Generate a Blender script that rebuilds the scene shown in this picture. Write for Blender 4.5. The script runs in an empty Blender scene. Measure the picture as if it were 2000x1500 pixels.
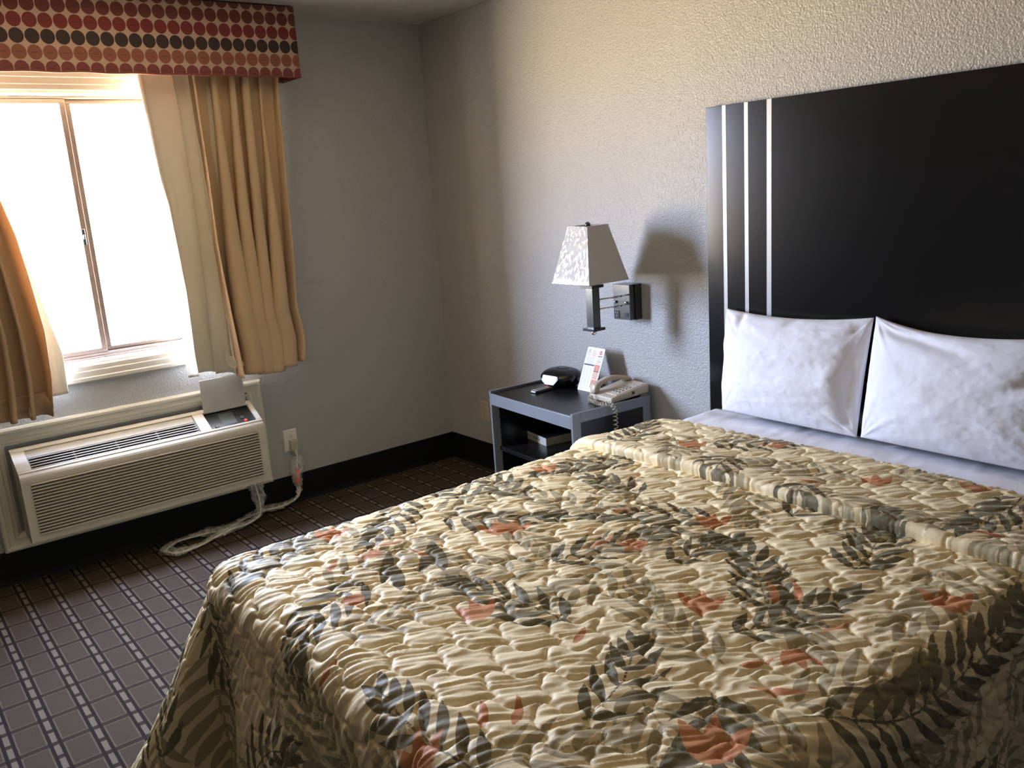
import bpy, bmesh, math
import numpy as np
from mathutils import Matrix, Vector

SC = bpy.context.scene
COL = SC.collection
RNG = np.random.RandomState(7)

# ------------------------------------------------------------------ helpers
def lin(r, g, b):
    f = lambda c: (c/255/12.92) if c/255 <= .04045 else ((c/255+.055)/1.055)**2.4
    return (f(r), f(g), f(b), 1)

class NT:
    def __init__(s, nt): s.nt = nt
    def n(s, t, **kw):
        nd = s.nt.nodes.new(t)
        for k, v in kw.items():
            if k in nd.inputs.keys():
                if isinstance(v, bpy.types.NodeSocket): s.nt.links.new(v, nd.inputs[k])
                else: nd.inputs[k].default_value = v
            else: setattr(nd, k, v)
        return nd
    def l(s, a, b): s.nt.links.new(a, b)
    def m(s, op, a, b=None, c=None, clamp=False):
        nd = s.nt.nodes.new('ShaderNodeMath'); nd.operation = op; nd.use_clamp = clamp
        for i, v in enumerate((a, b, c)):
            if v is None: continue
            if isinstance(v, bpy.types.NodeSocket): s.nt.links.new(v, nd.inputs[i])
            else: nd.inputs[i].default_value = v
        return nd.outputs[0]
    def mix(s, fac, a, b):
        nd = s.nt.nodes.new('ShaderNodeMix'); nd.data_type = 'RGBA'
        for i, v in ((0, fac), (6, a), (7, b)):
            if isinstance(v, bpy.types.NodeSocket): s.nt.links.new(v, nd.inputs[i])
            else: nd.inputs[i].default_value = v
        return nd.outputs[2]

def newmat(name):
    m = bpy.data.materials.new(name); m.use_nodes = True
    t = NT(m.node_tree); p = m.node_tree.nodes['Principled BSDF']
    return m, t, p

def mat(name, col, rough=.5, metal=0, var=.06, vscale=12, bump=0, bscale=200, bdist=.001, spec=.5, coat=0):
    m, t, p = newmat(name)
    tc = t.n('ShaderNodeTexCoord')
    p.inputs['Roughness'].default_value = rough
    p.inputs['Metallic'].default_value = metal
    p.inputs['Specular IOR Level'].default_value = spec
    p.inputs['Coat Weight'].default_value = coat
    nz = t.n('ShaderNodeTexNoise', Scale=vscale, Detail=4.0); t.l(tc.outputs['Object'], nz.inputs['Vector'])
    c2 = tuple(x*(1-var*2) for x in col[:3])+(1,)
    c1 = tuple(min(1, x*(1+var*2)) for x in col[:3])+(1,)
    t.l(t.mix(nz.outputs['Fac'], c2, c1), p.inputs['Base Color'])
    if bump:
        nb = t.n('ShaderNodeTexNoise', Scale=bscale, Detail=3.0); t.l(tc.outputs['Object'], nb.inputs['Vector'])
        b = t.n('ShaderNodeBump', Strength=bump, Distance=bdist); t.l(nb.outputs['Fac'], b.inputs['Height'])
        t.l(b.outputs['Normal'], p.inputs['Normal'])
    return m

class MB:
    """collects shapes; build() links them as ONE mesh"""
    def __init__(s, o=(0, 0, 0)):
        s.o = np.array(o, float); s.v = []; s.f = []; s.mi = []; s.attr = {}; s.sm = []
    def add(s, V, F, mi=0, smooth=False):
        b = sum(len(x) for x in s.v); s.v.append(np.asarray(V, float).reshape(-1, 3))
        for f in F: s.f.append([i+b for i in f]); s.mi.append(mi); s.sm.append(smooth)
        return s
    def box(s, a, b, mi=0, M=None):
        x0, y0, z0 = np.minimum(a, b); x1, y1, z1 = np.maximum(a, b)
        V = [(x0,y0,z0),(x1,y0,z0),(x1,y1,z0),(x0,y1,z0),(x0,y0,z1),(x1,y0,z1),(x1,y1,z1),(x0,y1,z1)]
        if M is not None: V = [tuple(M @ Vector(v)) for v in V]
        return s.add(V, [(0,3,2,1),(4,5,6,7),(0,1,5,4),(1,2,6,5),(2,3,7,6),(3,0,4,7)], mi)
    def hexa(s, bottom, top, mi=0):
        V = list(bottom)+list(top)
        return s.add(V, [(0,3,2,1),(4,5,6,7),(0,1,5,4),(1,2,6,5),(2,3,7,6),(3,0,4,7)], mi)
    def prism(s, poly, fn, a, b, mi=0, smooth=False):
        """poly 2D (ccw), fn(p, q, h) -> xyz, from h=a to h=b"""
        n = len(poly)
        V = [fn(p, q, a) for p, q in poly]+[fn(p, q, b) for p, q in poly]
        F = [tuple(range(n-1, -1, -1)), tuple(range(n, 2*n))]
        s.add(V, F, mi)
        s.add(V, [(i, (i+1) % n, (i+1) % n+n, i+n) for i in range(n)], mi, smooth)
        return s
    def tube(s, P, r, k=8, mi=0, cap=True, closed=False):
        P = np.asarray(P, float); n = len(P); r = np.broadcast_to(np.asarray(r, float), (n,))
        T = np.gradient(P, axis=0); T /= np.linalg.norm(T, axis=1)[:, None]+1e-12
        N = np.zeros_like(P); a = np.array([0, 0, 1.]) if abs(T[0][2]) < .9 else np.array([1., 0, 0])
        nn = np.cross(T[0], a); nn /= np.linalg.norm(nn); N[0] = nn
        for i in range(1, n):
            nn = nn-T[i]*(nn@T[i]); nn /= np.linalg.norm(nn)+1e-12; N[i] = nn
        B = np.cross(T, N); th = np.linspace(0, 2*math.pi, k, endpoint=False)
        V = (P[:, None]+r[:, None, None]*(np.cos(th)[None, :, None]*N[:, None]+np.sin(th)[None, :, None]*B[:, None])).reshape(-1, 3)
        F = [(i*k+j, i*k+(j+1) % k, (i+1)*k+(j+1) % k, (i+1)*k+j) for i in range(n-1) for j in range(k)]
        if cap: F += [tuple(range(k-1, -1, -1)), tuple((n-1)*k+j for j in range(k))]
        return s.add(V, F, mi, True)
    def lathe(s, prof, c, k=20, mi=0, axis='z'):
        th = np.linspace(0, 2*math.pi, k, endpoint=False); V = []
        for r, h in prof:
            for t in th:
                p, q = r*math.cos(t), r*math.sin(t)
                V.append({'z': (c[0]+p, c[1]+q, c[2]+h), 'y': (c[0]+p, c[1]+h, c[2]+q), 'x': (c[0]+h, c[1]+p, c[2]+q)}[axis])
        n = len(prof)
        F = [(i*k+j, i*k+(j+1) % k, (i+1)*k+(j+1) % k, (i+1)*k+j) for i in range(n-1) for j in range(k)]
        F += [tuple(range(k-1, -1, -1)), tuple((n-1)*k+j for j in range(k))]
        return s.add(V, F, mi, True)
    def grid(s, G, mi=0, smooth=True, flip=False):
        n, m = G.shape[:2]; I = np.arange(n*m).reshape(n, m)
        F = np.stack([I[:-1, :-1], I[1:, :-1], I[1:, 1:], I[:-1, 1:]], -1).reshape(-1, 4)
        if flip: F = F[:, ::-1]
        return s.add(G.reshape(-1, 3), F.tolist(), mi, smooth)
    def rings(s, R, mi=0, close_ends=True, smooth=False):
        """R: list of equal-length closed rings"""
        k = len(R[0]); V = [p for r in R for p in r]
        F = [(i*k+j, i*k+(j+1) % k, (i+1)*k+(j+1) % k, (i+1)*k+j) for i in range(len(R)-1) for j in range(k)]
        if close_ends: F += [tuple(range(k-1, -1, -1)), tuple((len(R)-1)*k+j for j in range(k))]
        return s.add(V, F, mi, smooth)
    def build(s, name, mats, parent=None, bevel=0, solid=0, seg=2, sub=0, fix=True):
        me = bpy.data.meshes.new(name)
        V = np.concatenate(s.v)-s.o
        me.from_pydata(V.tolist(), [], s.f)
        for m in (mats if isinstance(mats, (list, tuple)) else [mats]): me.materials.append(m)
        me.polygons.foreach_set('material_index', s.mi); me.polygons.foreach_set('use_smooth', s.sm)
        for k, a in s.attr.items():
            at = me.attributes.new(k, 'FLOAT', 'POINT'); at.data.foreach_set('value', np.asarray(a, np.float32).ravel())
        if fix:
            b = bmesh.new(); b.from_mesh(me); bmesh.ops.recalc_face_normals(b, faces=b.faces); b.to_mesh(me); b.free()
        me.update()
        o = bpy.data.objects.new(name, me); COL.objects.link(o)
        if parent is not None: o.parent = parent
        else: o.location = tuple(s.o)
        if bevel:
            d = o.modifiers.new('bevel', 'BEVEL'); d.width = bevel; d.segments = seg; d.limit_method = 'ANGLE'; d.angle_limit = math.radians(40)
        if solid:
            d = o.modifiers.new('solid', 'SOLIDIFY'); d.thickness = solid; d.offset = 0
        if sub:
            d = o.modifiers.new('sub', 'SUBSURF'); d.levels = sub; d.render_levels = sub
        return o

def tag(o, label=None, cat=None, group=None, kind=None):
    for k, v in (('label', label), ('category', cat), ('group', group), ('kind', kind)):
        if v: o[k] = v
    return o
def thing(name, label, cat, loc=(0, 0, 0), rz=0, group=None):
    o = bpy.data.objects.new(name, None); COL.objects.link(o); o.empty_display_size = .05
    o.location = loc; o.rotation_euler = (0, 0, rz)
    return tag(o, label, cat, group)
def struct(o, label=None): return tag(o, label, kind='structure')

def vnoise(x, y, seed=0):
    r = np.random.RandomState(seed); G = r.rand(256, 256)
    xi = np.floor(x).astype(int); yi = np.floor(y).astype(int); fx = x-xi; fy = y-yi
    fx = fx*fx*fx*(fx*(fx*6-15)+10); fy = fy*fy*fy*(fy*(fy*6-15)+10)
    g = lambda a, b: G[a % 256, b % 256]
    return (g(xi, yi)*(1-fx)+g(xi+1, yi)*fx)*(1-fy)+(g(xi, yi+1)*(1-fx)+g(xi+1, yi+1)*fx)*fy-.5
def fbm(x, y, seed=0, o=4):
    return sum(vnoise(x*2**i, y*2**i, seed+i)/2**i for i in range(o))
def smooth(a, b, x):
    t = np.clip((x-a)/(b-a), 0, 1); return t*t*(3-2*t)

# ------------------------------------------------------------------ camera (solved from the vanishing points)
R = np.array([[0.61999989, 0.78176544, -0.06665531], [0.13532031, -0.19022607, -0.97236951], [-0.77284445, 0.59384917, -0.22372888]])
cam_d = bpy.data.cameras.new('camera'); cam = bpy.data.objects.new('camera', cam_d); COL.objects.link(cam)
Mw = Matrix(((R[0][0], -R[1][0], -R[2][0], 4.17309), (R[0][1], -R[1][1], -R[2][1], -2.73519), (R[0][2], -R[1][2], -R[2][2], 1.56014), (0, 0, 0, 1)))
cam.matrix_world = Mw
cam_d.sensor_width = 36; cam_d.lens = 1682.75/2000*36; cam_d.clip_start = .02
SC.camera = cam
CAMP = np.array([4.17309, -2.73519, 1.56014])
def bp(px, ax, val):
    d = R.T@np.array([(px[0]-1000)/1682.75, (px[1]-750)/1682.75, 1.]); t = (val-CAMP[ax])/d[ax]; return CAMP+t*d

# ------------------------------------------------------------------ materials
def wall_mat():
    m, t, p = newmat('wall_paint')
    tc = t.n('ShaderNodeTexCoord'); p.inputs['Roughness'].default_value = .36
    n1 = t.n('ShaderNodeTexNoise', Scale=3.0, Detail=3.0); t.l(tc.outputs['Object'], n1.inputs['Vector'])
    t.l(t.mix(n1.outputs['Fac'], (.385, .380, .375, 1), (.42, .415, .408, 1)), p.inputs['Base Color'])
    n2 = t.n('ShaderNodeTexNoise', Scale=150.0, Detail=2.0, Roughness=.5); t.l(tc.outputs['Object'], n2.inputs['Vector'])
    n3 = t.n('ShaderNodeTexVoronoi', Scale=85.0); t.l(tc.outputs['Object'], n3.inputs['Vector'])
    h = t.m('ADD', t.m('MULTIPLY', n2.outputs['Fac'], 1.0), t.m('MULTIPLY', n3.outputs['Distance'], -.35))
    b = t.n('ShaderNodeBump', Strength=.9, Distance=.004); t.l(h, b.inputs['Height']); t.l(b.outputs['Normal'], p.inputs['Normal'])
    return m
M_wall = wall_mat()
M_far = mat('bounce_cut_wall', (.13, .125, .12, 1), .6, var=.02)  # unseen walls, colour kept dark to hold down bounced light
M_ceil = mat('ceiling_texture', (.46, .44, .41, 1), .9, bump=.8, bscale=90, bdist=.004)
M_base = mat('black_vinyl', (.0035, .0035, .004, 1), .7, var=.02, spec=.25)
M_cream = mat('cream_paint', (.62, .59, .50, 1), .42, var=.02)
M_sill = mat('white_sill', (.80, .79, .76, 1), .4, var=.02)
M_bronze = mat('bronze_aluminium', (.13, .095, .075, 1), .38, metal=.6, var=.05)
M_plastic = mat('cream_plastic', (.58, .54, .46, 1), .42, var=.02, bump=.15, bscale=600, bdist=.0004)
M_grilleg = mat('grey_beige_plastic', (.38, .36, .31, 1), .45, var=.03)
M_dark = mat('dark_recess', (.012, .012, .012, 1), .6)
M_panelk = mat('control_black', (.018, .021, .021, 1), .25)
M_lid = mat('grey_lid_plastic', (.44, .41, .38, 1), .35, var=.02)
M_red = mat('red_button', (.6, .08, .04, 1), .4)
M_grnk = mat('dark_label', (.05, .06, .055, 1), .4)
M_white = mat('white_plate', (.72, .70, .66, 1), .35, var=.01)
M_ivory = mat('ivory_plate', (.50, .44, .33, 1), .4, var=.02)
M_chrome = mat('brushed_nickel', (.115, .118, .112, 1), .24, metal=1, var=.03)
M_bright = mat('polished_rod', (.75, .74, .72, 1), .12, metal=1, var=.02)
M_blk = mat('black_metal', (.010, .010, .012, 1), .3, var=.03)
M_frameg = mat('grey_metal_frame', (.19, .205, .235, 1), .42, metal=.25, var=.03)
M_lam = mat('black_laminate', (.008, .008, .0085, 1), .27, var=.05, bump=.08, bscale=900, bdist=.0004)
M_hb = mat('headboard_laminate', (.006, .0058, .0055, 1), .19, var=.05, bump=.15, bscale=500, bdist=.0005)
M_silver = mat('silver_inlay', (.42, .42, .41, 1), .4, metal=.3, var=.02)
M_phone = mat('phone_beige', (.50, .43, .34, 1), .38, var=.02)
M_phoned = mat('phone_keys', (.33, .28, .23, 1), .45)
M_paper = mat('book_pages', (.42, .38, .31, 1), .8)
M_card = mat('card_white', (.80, .80, .82, 1), .35, var=.005)
M_ink = mat('card_ink', (.20, .22, .27, 1), .5)
M_inkk = mat('card_black', (.02, .02, .03, 1), .5)
M_inkr = mat('card_red', (.55, .06, .07, 1), .5)
M_food = mat('card_food_photo', (.52, .18, .10, 1), .5, var=.4, vscale=120)
M_food2 = mat('card_food_photo_pale', (.60, .36, .25, 1), .5, var=.35, vscale=150)
M_digit = mat('pink_digit', (.5, .05, .3, 1), .3)

def carpet():
    m, t, p = newmat('plaid_carpet'); p.inputs['Roughness'].default_value = .95; p.inputs['Specular IOR Level'].default_value = .1
    tc = t.n('ShaderNodeTexCoord'); sp = t.n('ShaderNodeSeparateXYZ'); t.l(tc.outputs['Object'], sp.inputs[0])
    wob = t.n('ShaderNodeTexNoise', Scale=260.0, Detail=1.0); t.l(tc.outputs['Object'], wob.inputs['Vector'])
    w = t.m('MULTIPLY', t.m('SUBTRACT', wob.outputs['Fac'], .5), .0035)
    X = t.m('ADD', sp.outputs[0], w); Y = t.m('ADD', sp.outputs[1], w)
    py, px_ = .1152, .0820
    ly = t.m('MULTIPLY', t.m('FRACT', t.m('DIVIDE', t.m('ADD', Y, 2.3379+.1152*20), py)), py)  # 0 at the tile's lower edge
    lx = t.m('MULTIPLY', t.m('FRACT', t.m('DIVIDE', t.m('ADD', X, -.777+.0140+.164*20), px_*2)), px_*2)
    lx2 = t.m('MULTIPLY', t.m('FRACT', t.m('DIVIDE', t.m('ADD', X, -.777+.0140+.164*20), px_)), px_)
    lt = lambda a, b: t.m('LESS_THAN', a, b)
    gt = lambda a, b: t.m('GREATER_THAN', a, b)
    tile = t.m('MULTIPLY', lt(ly, .078), gt(lx, .0215))
    intile_y = lt(ly, .078)
    edge = t.m('SUBTRACT', 1, t.m('MULTIPLY', t.m('MULTIPLY', gt(ly, .005), lt(ly, .073)), t.m('MULTIPLY', gt(lx, .0265), lt(lx, .159))))
    dashy = t.m('MULTIPLY', gt(ly, .0885), lt(ly, .1047)); dash = t.m('MULTIPLY', dashy, gt(lx2, .0215))
    cross = t.m('MULTIPLY', dashy, lt(lx2, .0215)); crosst = t.m('MULTIPLY', intile_y, lt(lx, .0215))
    ribb = t.n('ShaderNodeTexWave', Scale=48.0, Distortion=1.2, Detail=1.0); ribb.bands_direction = 'X'; t.l(tc.outputs['Object'], ribb.inputs['Vector'])
    n = t.n('ShaderNodeTexNoise', Scale=420.0, Detail=2.0); t.l(tc.outputs['Object'], n.inputs['Vector'])
    base = t.mix(t.m('MULTIPLY', ribb.outputs['Fac'], n.outputs['Fac']), (.052, .038, .027, 1), (.104, .080, .057, 1))
    tilec = t.mix(edge, base, (.120, .093, .067, 1))
    c = t.mix(tile, (.016, .010, .009, 1), tilec)
    c = t.mix(crosst, c, (.034, .023, .018, 1)); c = t.mix(cross, c, (.034, .023, .018, 1))
    c = t.mix(dash, c, (.165, .138, .108, 1))
    c = t.mix(t.m('MULTIPLY', n.outputs['Fac'], .5), c, (.02, .016, .014, 1))
    t.l(c, p.inputs['Base Color'])
    b = t.n('ShaderNodeBump', Strength=.5, Distance=.003)
    t.l(t.m('ADD', n.outputs['Fac'], t.m('MULTIPLY', tile, .5)), b.inputs['Height']); t.l(b.outputs['Normal'], p.inputs['Normal'])
    return m
M_carpet = carpet()

def dots():
    m, t, p = newmat('dotted_fabric'); p.inputs['Roughness'].default_value = .85
    tc = t.n('ShaderNodeTexCoord'); sp = t.n('ShaderNodeSeparateXYZ'); t.l(tc.outputs['Object'], sp.inputs[0])
    a = t.m('SUBTRACT', sp.outputs[1], sp.outputs[0])   # runs round the corner
    ca = t.m('DIVIDE', t.m('ADD', a, .888+.22+.0555*.5+.0555*200), .0555)
    cz = t.m('DIVIDE', t.m('ADD', sp.outputs[2], -2.316+.03+.06*4), .06)
    fa = t.m('SUBTRACT', t.m('FRACT', ca), .5); fz = t.m('SUBTRACT', t.m('FRACT', cz), .5)
    rr = t.m('SQRT', t.m('ADD', t.m('MULTIPLY', fa, fa), t.m('MULTIPLY', fz, fz)))
    wn = t.n('ShaderNodeTexNoise', Scale=500.0); t.l(tc.outputs['Object'], wn.inputs['Vector'])
    rr = t.m('ADD', rr, t.m('MULTIPLY', t.m('SUBTRACT', wn.outputs['Fac'], .5), .05))
    dot = t.m('LESS_THAN', rr, .475)
    row = t.m('DIVIDE', t.m('FLOOR', cz), 8.0)
    cr = t.n('ShaderNodeValToRGB'); cr.color_ramp.interpolation = 'CONSTANT'; t.l(row, cr.inputs[0])
    cols = [(.15,.036,.034), (.15,.036,.034), (.20,.070,.046), (.030,.017,.016), (.14,.018,.017), (.11,.024,.019), (.12,.034,.022), (.1,.02,.02)]
    e = cr.color_ramp.elements; e[0].position = 0; e[0].color = cols[0]+(1,); e[1].position = .99; e[1].color = cols[7]+(1,)
    # row indices: 1 -> z 2.14, 2 -> 2.20, 3 -> 2.26, 4 -> 2.32, 5 -> 2.38, 6 -> 2.44
    for i in range(1, 7):
        q = e.new((i-.5)/8); q.color = cols[i]+(1,)
    line = t.m('MULTIPLY', t.m('LESS_THAN', t.m('ABSOLUTE', fz), .03), t.m('LESS_THAN', t.m('ABSOLUTE', fa), .22))
    dc = t.mix(t.m('MULTIPLY', line, .45), cr.outputs[0], (.02, .01, .01, 1))
    wv = t.n('ShaderNodeTexNoise', Scale=900.0, Detail=1.0); t.l(tc.outputs['Object'], wv.inputs['Vector'])
    bg = t.mix(wv.outputs['Fac'], (.31, .205, .155, 1), (.46, .325, .25, 1))
    t.l(t.mix(dot, bg, dc), p.inputs['Base Color'])
    b = t.n('ShaderNodeBump', Strength=.3, Distance=.0008); t.l(wv.outputs['Fac'], b.inputs['Height']); t.l(b.outputs['Normal'], p.inputs['Normal'])
    return m
M_dots = dots()

def cloth(name, col, trans, tcol, rough=.85, wscale=700, bump=.3, var=.1, fine=None):
    m, t, p = newmat(name); p.inputs['Roughness'].default_value = rough; p.inputs['Specular IOR Level'].default_value = .2
    tc = t.n('ShaderNodeTexCoord')
    n = t.n('ShaderNodeTexNoise', Scale=float(wscale), Detail=2.0); t.l(tc.outputs['Object'], n.inputs['Vector'])
    c = t.mix(n.outputs['Fac'], tuple(x*(1-var) for x in col[:3])+(1,), tuple(min(1, x*(1+var)) for x in col[:3])+(1,))
    t.l(c, p.inputs['Base Color'])
    h = n.outputs['Fac']
    if fine:
        n2 = t.n('ShaderNodeTexNoise', Scale=fine, Detail=4.0); t.l(tc.outputs['Object'], n2.inputs['Vector'])
        h = t.m('ADD', t.m('MULTIPLY', n.outputs['Fac'], .15), t.m('MULTIPLY', n2.outputs['Fac'], 4.0))
    b = t.n('ShaderNodeBump', Strength=bump, Distance=.0012); t.l(h, b.inputs['Height']); t.l(b.outputs['Normal'], p.inputs['Normal'])
    if trans:
        tr = t.n('ShaderNodeBsdfTranslucent', Color=tcol); mx = t.n('ShaderNodeMixShader', Fac=trans)
        t.l(p.outputs[0], mx.inputs[1]); t.l(tr.outputs[0], mx.inputs[2])
        t.l(mx.outputs[0], m.node_tree.nodes['Material Output'].inputs['Surface'])
    return m
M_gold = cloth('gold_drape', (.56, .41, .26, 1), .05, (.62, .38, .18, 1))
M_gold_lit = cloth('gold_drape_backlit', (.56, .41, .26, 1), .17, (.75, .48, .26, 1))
M_lining = cloth('cream_lining', (.62, .58, .50, 1), .035, (.80, .66, .45, 1), wscale=500)
M_sheet = cloth('white_sheet', (.80, .79, .83, 1), 0, None, wscale=900, var=.02, bump=.25, fine=9.0)
M_pillow = cloth('white_pillowcase', (.82, .81, .84, 1), 0, None, wscale=900, var=.015, bump=.3, fine=16.0)
M_matt = cloth('mattress_ticking', (.6, .58, .55, 1), 0, None)
M_shade = cloth('white_lamp_shade', (.62, .60, .575, 1), .10, (.8, .75, .68, 1), wscale=1200, var=.02, bump=.1)

def quilt():
    m, t, p = newmat('leaf_print_quilt'); p.inputs['Roughness'].default_value = .62; p.inputs['Specular IOR Level'].default_value = .18
    tc = t.n('ShaderNodeTexCoord')
    wob = t.n('ShaderNodeTexNoise', Scale=330.0, Detail=1.0); t.l(tc.outputs['Object'], wob.inputs['Vector'])
    w = t.m('MULTIPLY', t.m('SUBTRACT', wob.outputs['Fac'], .5), .0028)
    def step(name):
        a = t.n('ShaderNodeAttribute', attribute_name=name)
        return t.m('MULTIPLY', t.m('ADD', t.m('ADD', a.outputs['Fac'], w), .0004), 1200.0, clamp=True)
    pn = t.n('ShaderNodeTexNoise', Scale=7.0, Detail=2.0); t.l(tc.outputs['Object'], pn.inputs['Vector'])
    cream = t.mix(pn.outputs['Fac'], (.83, .675, .40, 1), (.88, .745, .48, 1))
    c = t.mix(step('leaf_pale'), cream, (.44, .365, .215, 1))
    dk = t.mix(pn.outputs['Fac'], (.170, .145, .085, 1), (.225, .195, .120, 1))
    c = t.mix(step('leaf_dark'), c, dk)
    c = t.mix(step('petal'), c, t.mix(pn.outputs['Fac'], (.52, .21, .09, 1), (.62, .30, .15, 1)))
    t.l(c, p.inputs['Base Color'])
    n = t.n('ShaderNodeTexNoise', Scale=55.0, Detail=4.0); t.l(tc.outputs['Object'], n.inputs['Vector'])
    n2 = t.n('ShaderNodeTexNoise', Scale=900.0); t.l(tc.outputs['Object'], n2.inputs['Vector'])
    b = t.n('ShaderNodeBump', Strength=.5, Distance=.0025); t.l(t.m('ADD', n.outputs['Fac'], t.m('MULTIPLY', n2.outputs['Fac'], .06)), b.inputs['Height'])
    t.l(b.outputs['Normal'], p.inputs['Normal'])
    return m
M_quilt = quilt()

def clear(name, col, op, rough=.1):
    m, t, p = newmat(name); out = m.node_tree.nodes['Material Output']
    p.inputs['Base Color'].default_value = col; p.inputs['Roughness'].default_value = rough
    tr = t.n('ShaderNodeBsdfTransparent'); mx = t.n('ShaderNodeMixShader')
    n = t.n('ShaderNodeTexNoise', Scale=40.0, Detail=3.0); tc = t.n('ShaderNodeTexCoord'); t.l(tc.outputs['Object'], n.inputs['Vector'])
    t.l(t.m('MULTIPLY', n.outputs['Fac'], op*2, clamp=True), mx.inputs[0])
    t.l(tr.outputs[0], mx.inputs[1]); t.l(p.outputs[0], mx.inputs[2]); t.l(mx.outputs[0], out.inputs['Surface'])
    return m
M_film = clear('plastic_film', (.75, .75, .72, 1), .30, .15)
M_glass = clear('window_glass', (.9, .95, .95, 1), .02, .02)
def wrap_mat():
    """clear film stretched over the shade: wrinkled gloss"""
    m, t, p = newmat('shade_film'); out = m.node_tree.nodes['Material Output']
    tc = t.n('ShaderNodeTexCoord'); mp = t.n('ShaderNodeMapping'); mp.inputs['Scale'].default_value = (1, 1, .22); mp.inputs['Rotation'].default_value = (0, .35, 0); t.l(tc.outputs['Object'], mp.inputs[0])
    n = t.n('ShaderNodeTexVoronoi', Scale=22.0); n.feature = 'DISTANCE_TO_EDGE'; t.l(mp.outputs[0], n.inputs['Vector'])
    b = t.n('ShaderNodeBump', Strength=.9, Distance=.003); t.l(n.outputs['Distance'], b.inputs['Height'])
    gl = t.n('ShaderNodeBsdfGlossy', Roughness=.16); gl.inputs['Color'].default_value = (.9, .9, .9, 1); t.l(b.outputs['Normal'], gl.inputs['Normal'])
    tr = t.n('ShaderNodeBsdfTransparent'); mx = t.n('ShaderNodeMixShader', Fac=.16)
    t.l(tr.outputs[0], mx.inputs[1]); t.l(gl.outputs[0], mx.inputs[2]); t.l(mx.outputs[0], out.inputs['Surface'])
    return m
M_wrap = wrap_mat()
def screen_mat():
    m, t, p = newmat('clock_display_glass'); p.inputs['Base Color'].default_value = (.35, .35, .36, 1)
    p.inputs['Metallic'].default_value = .9; p.inputs['Roughness'].default_value = .12
    return m
M_screen = screen_mat()

# ------------------------------------------------------------------ room shell
H = 2.44; XR = 5.6; YF = -4.5
WY0, WY1, WZ0, WZ1 = -2.41, -1.21, .905, 2.08        # window opening in the left wall
fl = MB(); fl.box((-.17, YF-.1, -.1), (XR+.1, .1, 0)); struct(fl.build('floor', M_carpet), 'brown and tan plaid patterned carpet floor')
ce = MB(); ce.box((-.17, YF-.1, H), (XR+.1, .1, H+.1)); struct(ce.build('ceiling', M_ceil), 'textured off-white ceiling')
wb = MB(); wb.box((-.17, 0, 0), (XR+.1, .12, H)); struct(wb.build('wall_back', M_wall), 'grey orange-peel textured wall behind the headboard')
wl = MB(); T0 = -.17
wl.box((T0, YF-.1, 0), (0, WY0, H)); wl.box((T0, WY1, 0), (0, 0, H)); wl.box((T0, WY0, 0), (0, WY1, WZ0)); wl.box((T0, WY0, WZ1), (0, WY1, H))
struct(wl.build('wall_left', M_wall), 'grey window wall')
wr = MB(); wr.box((XR, YF-.1, 0), (XR+.1, 0, H)); struct(wr.build('wall_right', M_far))
wf = MB(); wf.box((0, YF-.1, 0), (XR, YF, H)); struct(wf.build('wall_front', M_far))
def base_prof(b, mi=0): return [(0, 0), (.012, 0), (.007, .012), (.005, .03), (.005, .148), (.003, .152), (0, .152)]
b = MB(); b.prism(base_prof(0), lambda p, q, h: (p, h, q), YF, -.0); struct(b.build('baseboard_left', M_base), 'black vinyl baseboard under the window')
b = MB(); b.prism(base_prof(0), lambda p, q, h: (h, -p, q), .012, XR); struct(b.build('baseboard_back', M_base), 'black vinyl baseboard behind the nightstand')

def casing(b, y0, y1, z0, z1, prof):
    """nested rectangles: prof = [(inset from the outer edge, x depth)]"""
    Rg = []
    for t, d in prof: Rg.append([(d, y0+t, z0+t), (d, y1-t, z0+t), (d, y1-t, z1-t), (d, y0+t, z1-t)])
    b.rings(Rg+[Rg[0]], close_ends=False)
PROF = [(0, 0), (0, .017), (.004, .019), (.018, .018), (.022, .014), (.046, .0125), (.050, .0095), (.068, .008), (.072, .006), (.072, 0)]
M_casing = mat('window_casing_cream', (.42, .39, .33, 1), .45, var=.02)
c = MB(); casing(c, WY0-.072, WY1+.072, WZ0-.072, WZ1+.072, PROF)
struct(c.build('trim_1', M_casing), 'cream moulded casing round the window')

# window: reveal lining, bronze frame, two sashes, glass, latch
w = MB()
w.box((-.14, WY0, WZ0), (0.0, WY1, WZ0+.012)); w.box((-.14, WY0, WZ1-.012), (0, WY1, WZ1))
w.box((-.14, WY0, WZ0+.012), (0, WY0+.012, WZ1-.012)); w.box((-.14, WY1-.012, WZ0+.012), (0, WY1, WZ1-.012))
win = struct(w.build('window_1', M_sill), 'bright overexposed sliding window in bronze frame')
y0, y1, z0, z1 = WY0+.013, WY1-.013, WZ0+.013, WZ1-.013
f = MB()
for a, bb in (((-.13, y0, z0), (-.085, y1, z0+.022)), ((-.13, y0, z1-.010), (-.085, y1, z1)), ((-.13, y0, z0+.022), (-.085, y0+.03, z1-.010)), ((-.13, y1-.03, z0+.022), (-.085, y1, z1-.010)),
              ((-.092, y0, z0), (-.078, y1, z0+.010))): f.box(a, bb)
f.build('window_frame', M_bronze, win, bevel=.002)
ym = -1.800
def sash(ya, yb, x0, x1, nm):
    s = MB(); zA, zB = z0+.022, z1-.010; wd = .020
    s.box((x0, ya, zA), (x1, yb, zA+wd)); s.box((x0, ya, zB-wd), (x1, yb, zB)); s.box((x0, ya, zA+wd), (x1, ya+wd+.004, zB-wd)); s.box((x0, yb-wd-.004, zA+wd), (x1, yb, zB-wd))
    o = s.build(nm, M_bronze, win, bevel=.002)
    g = MB(); g.box(((x0+x1)/2-.002, ya+wd, zA+wd), ((x0+x1)/2+.002, yb-wd, zB-wd)); g.build('glass_pane', M_glass, o)
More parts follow.
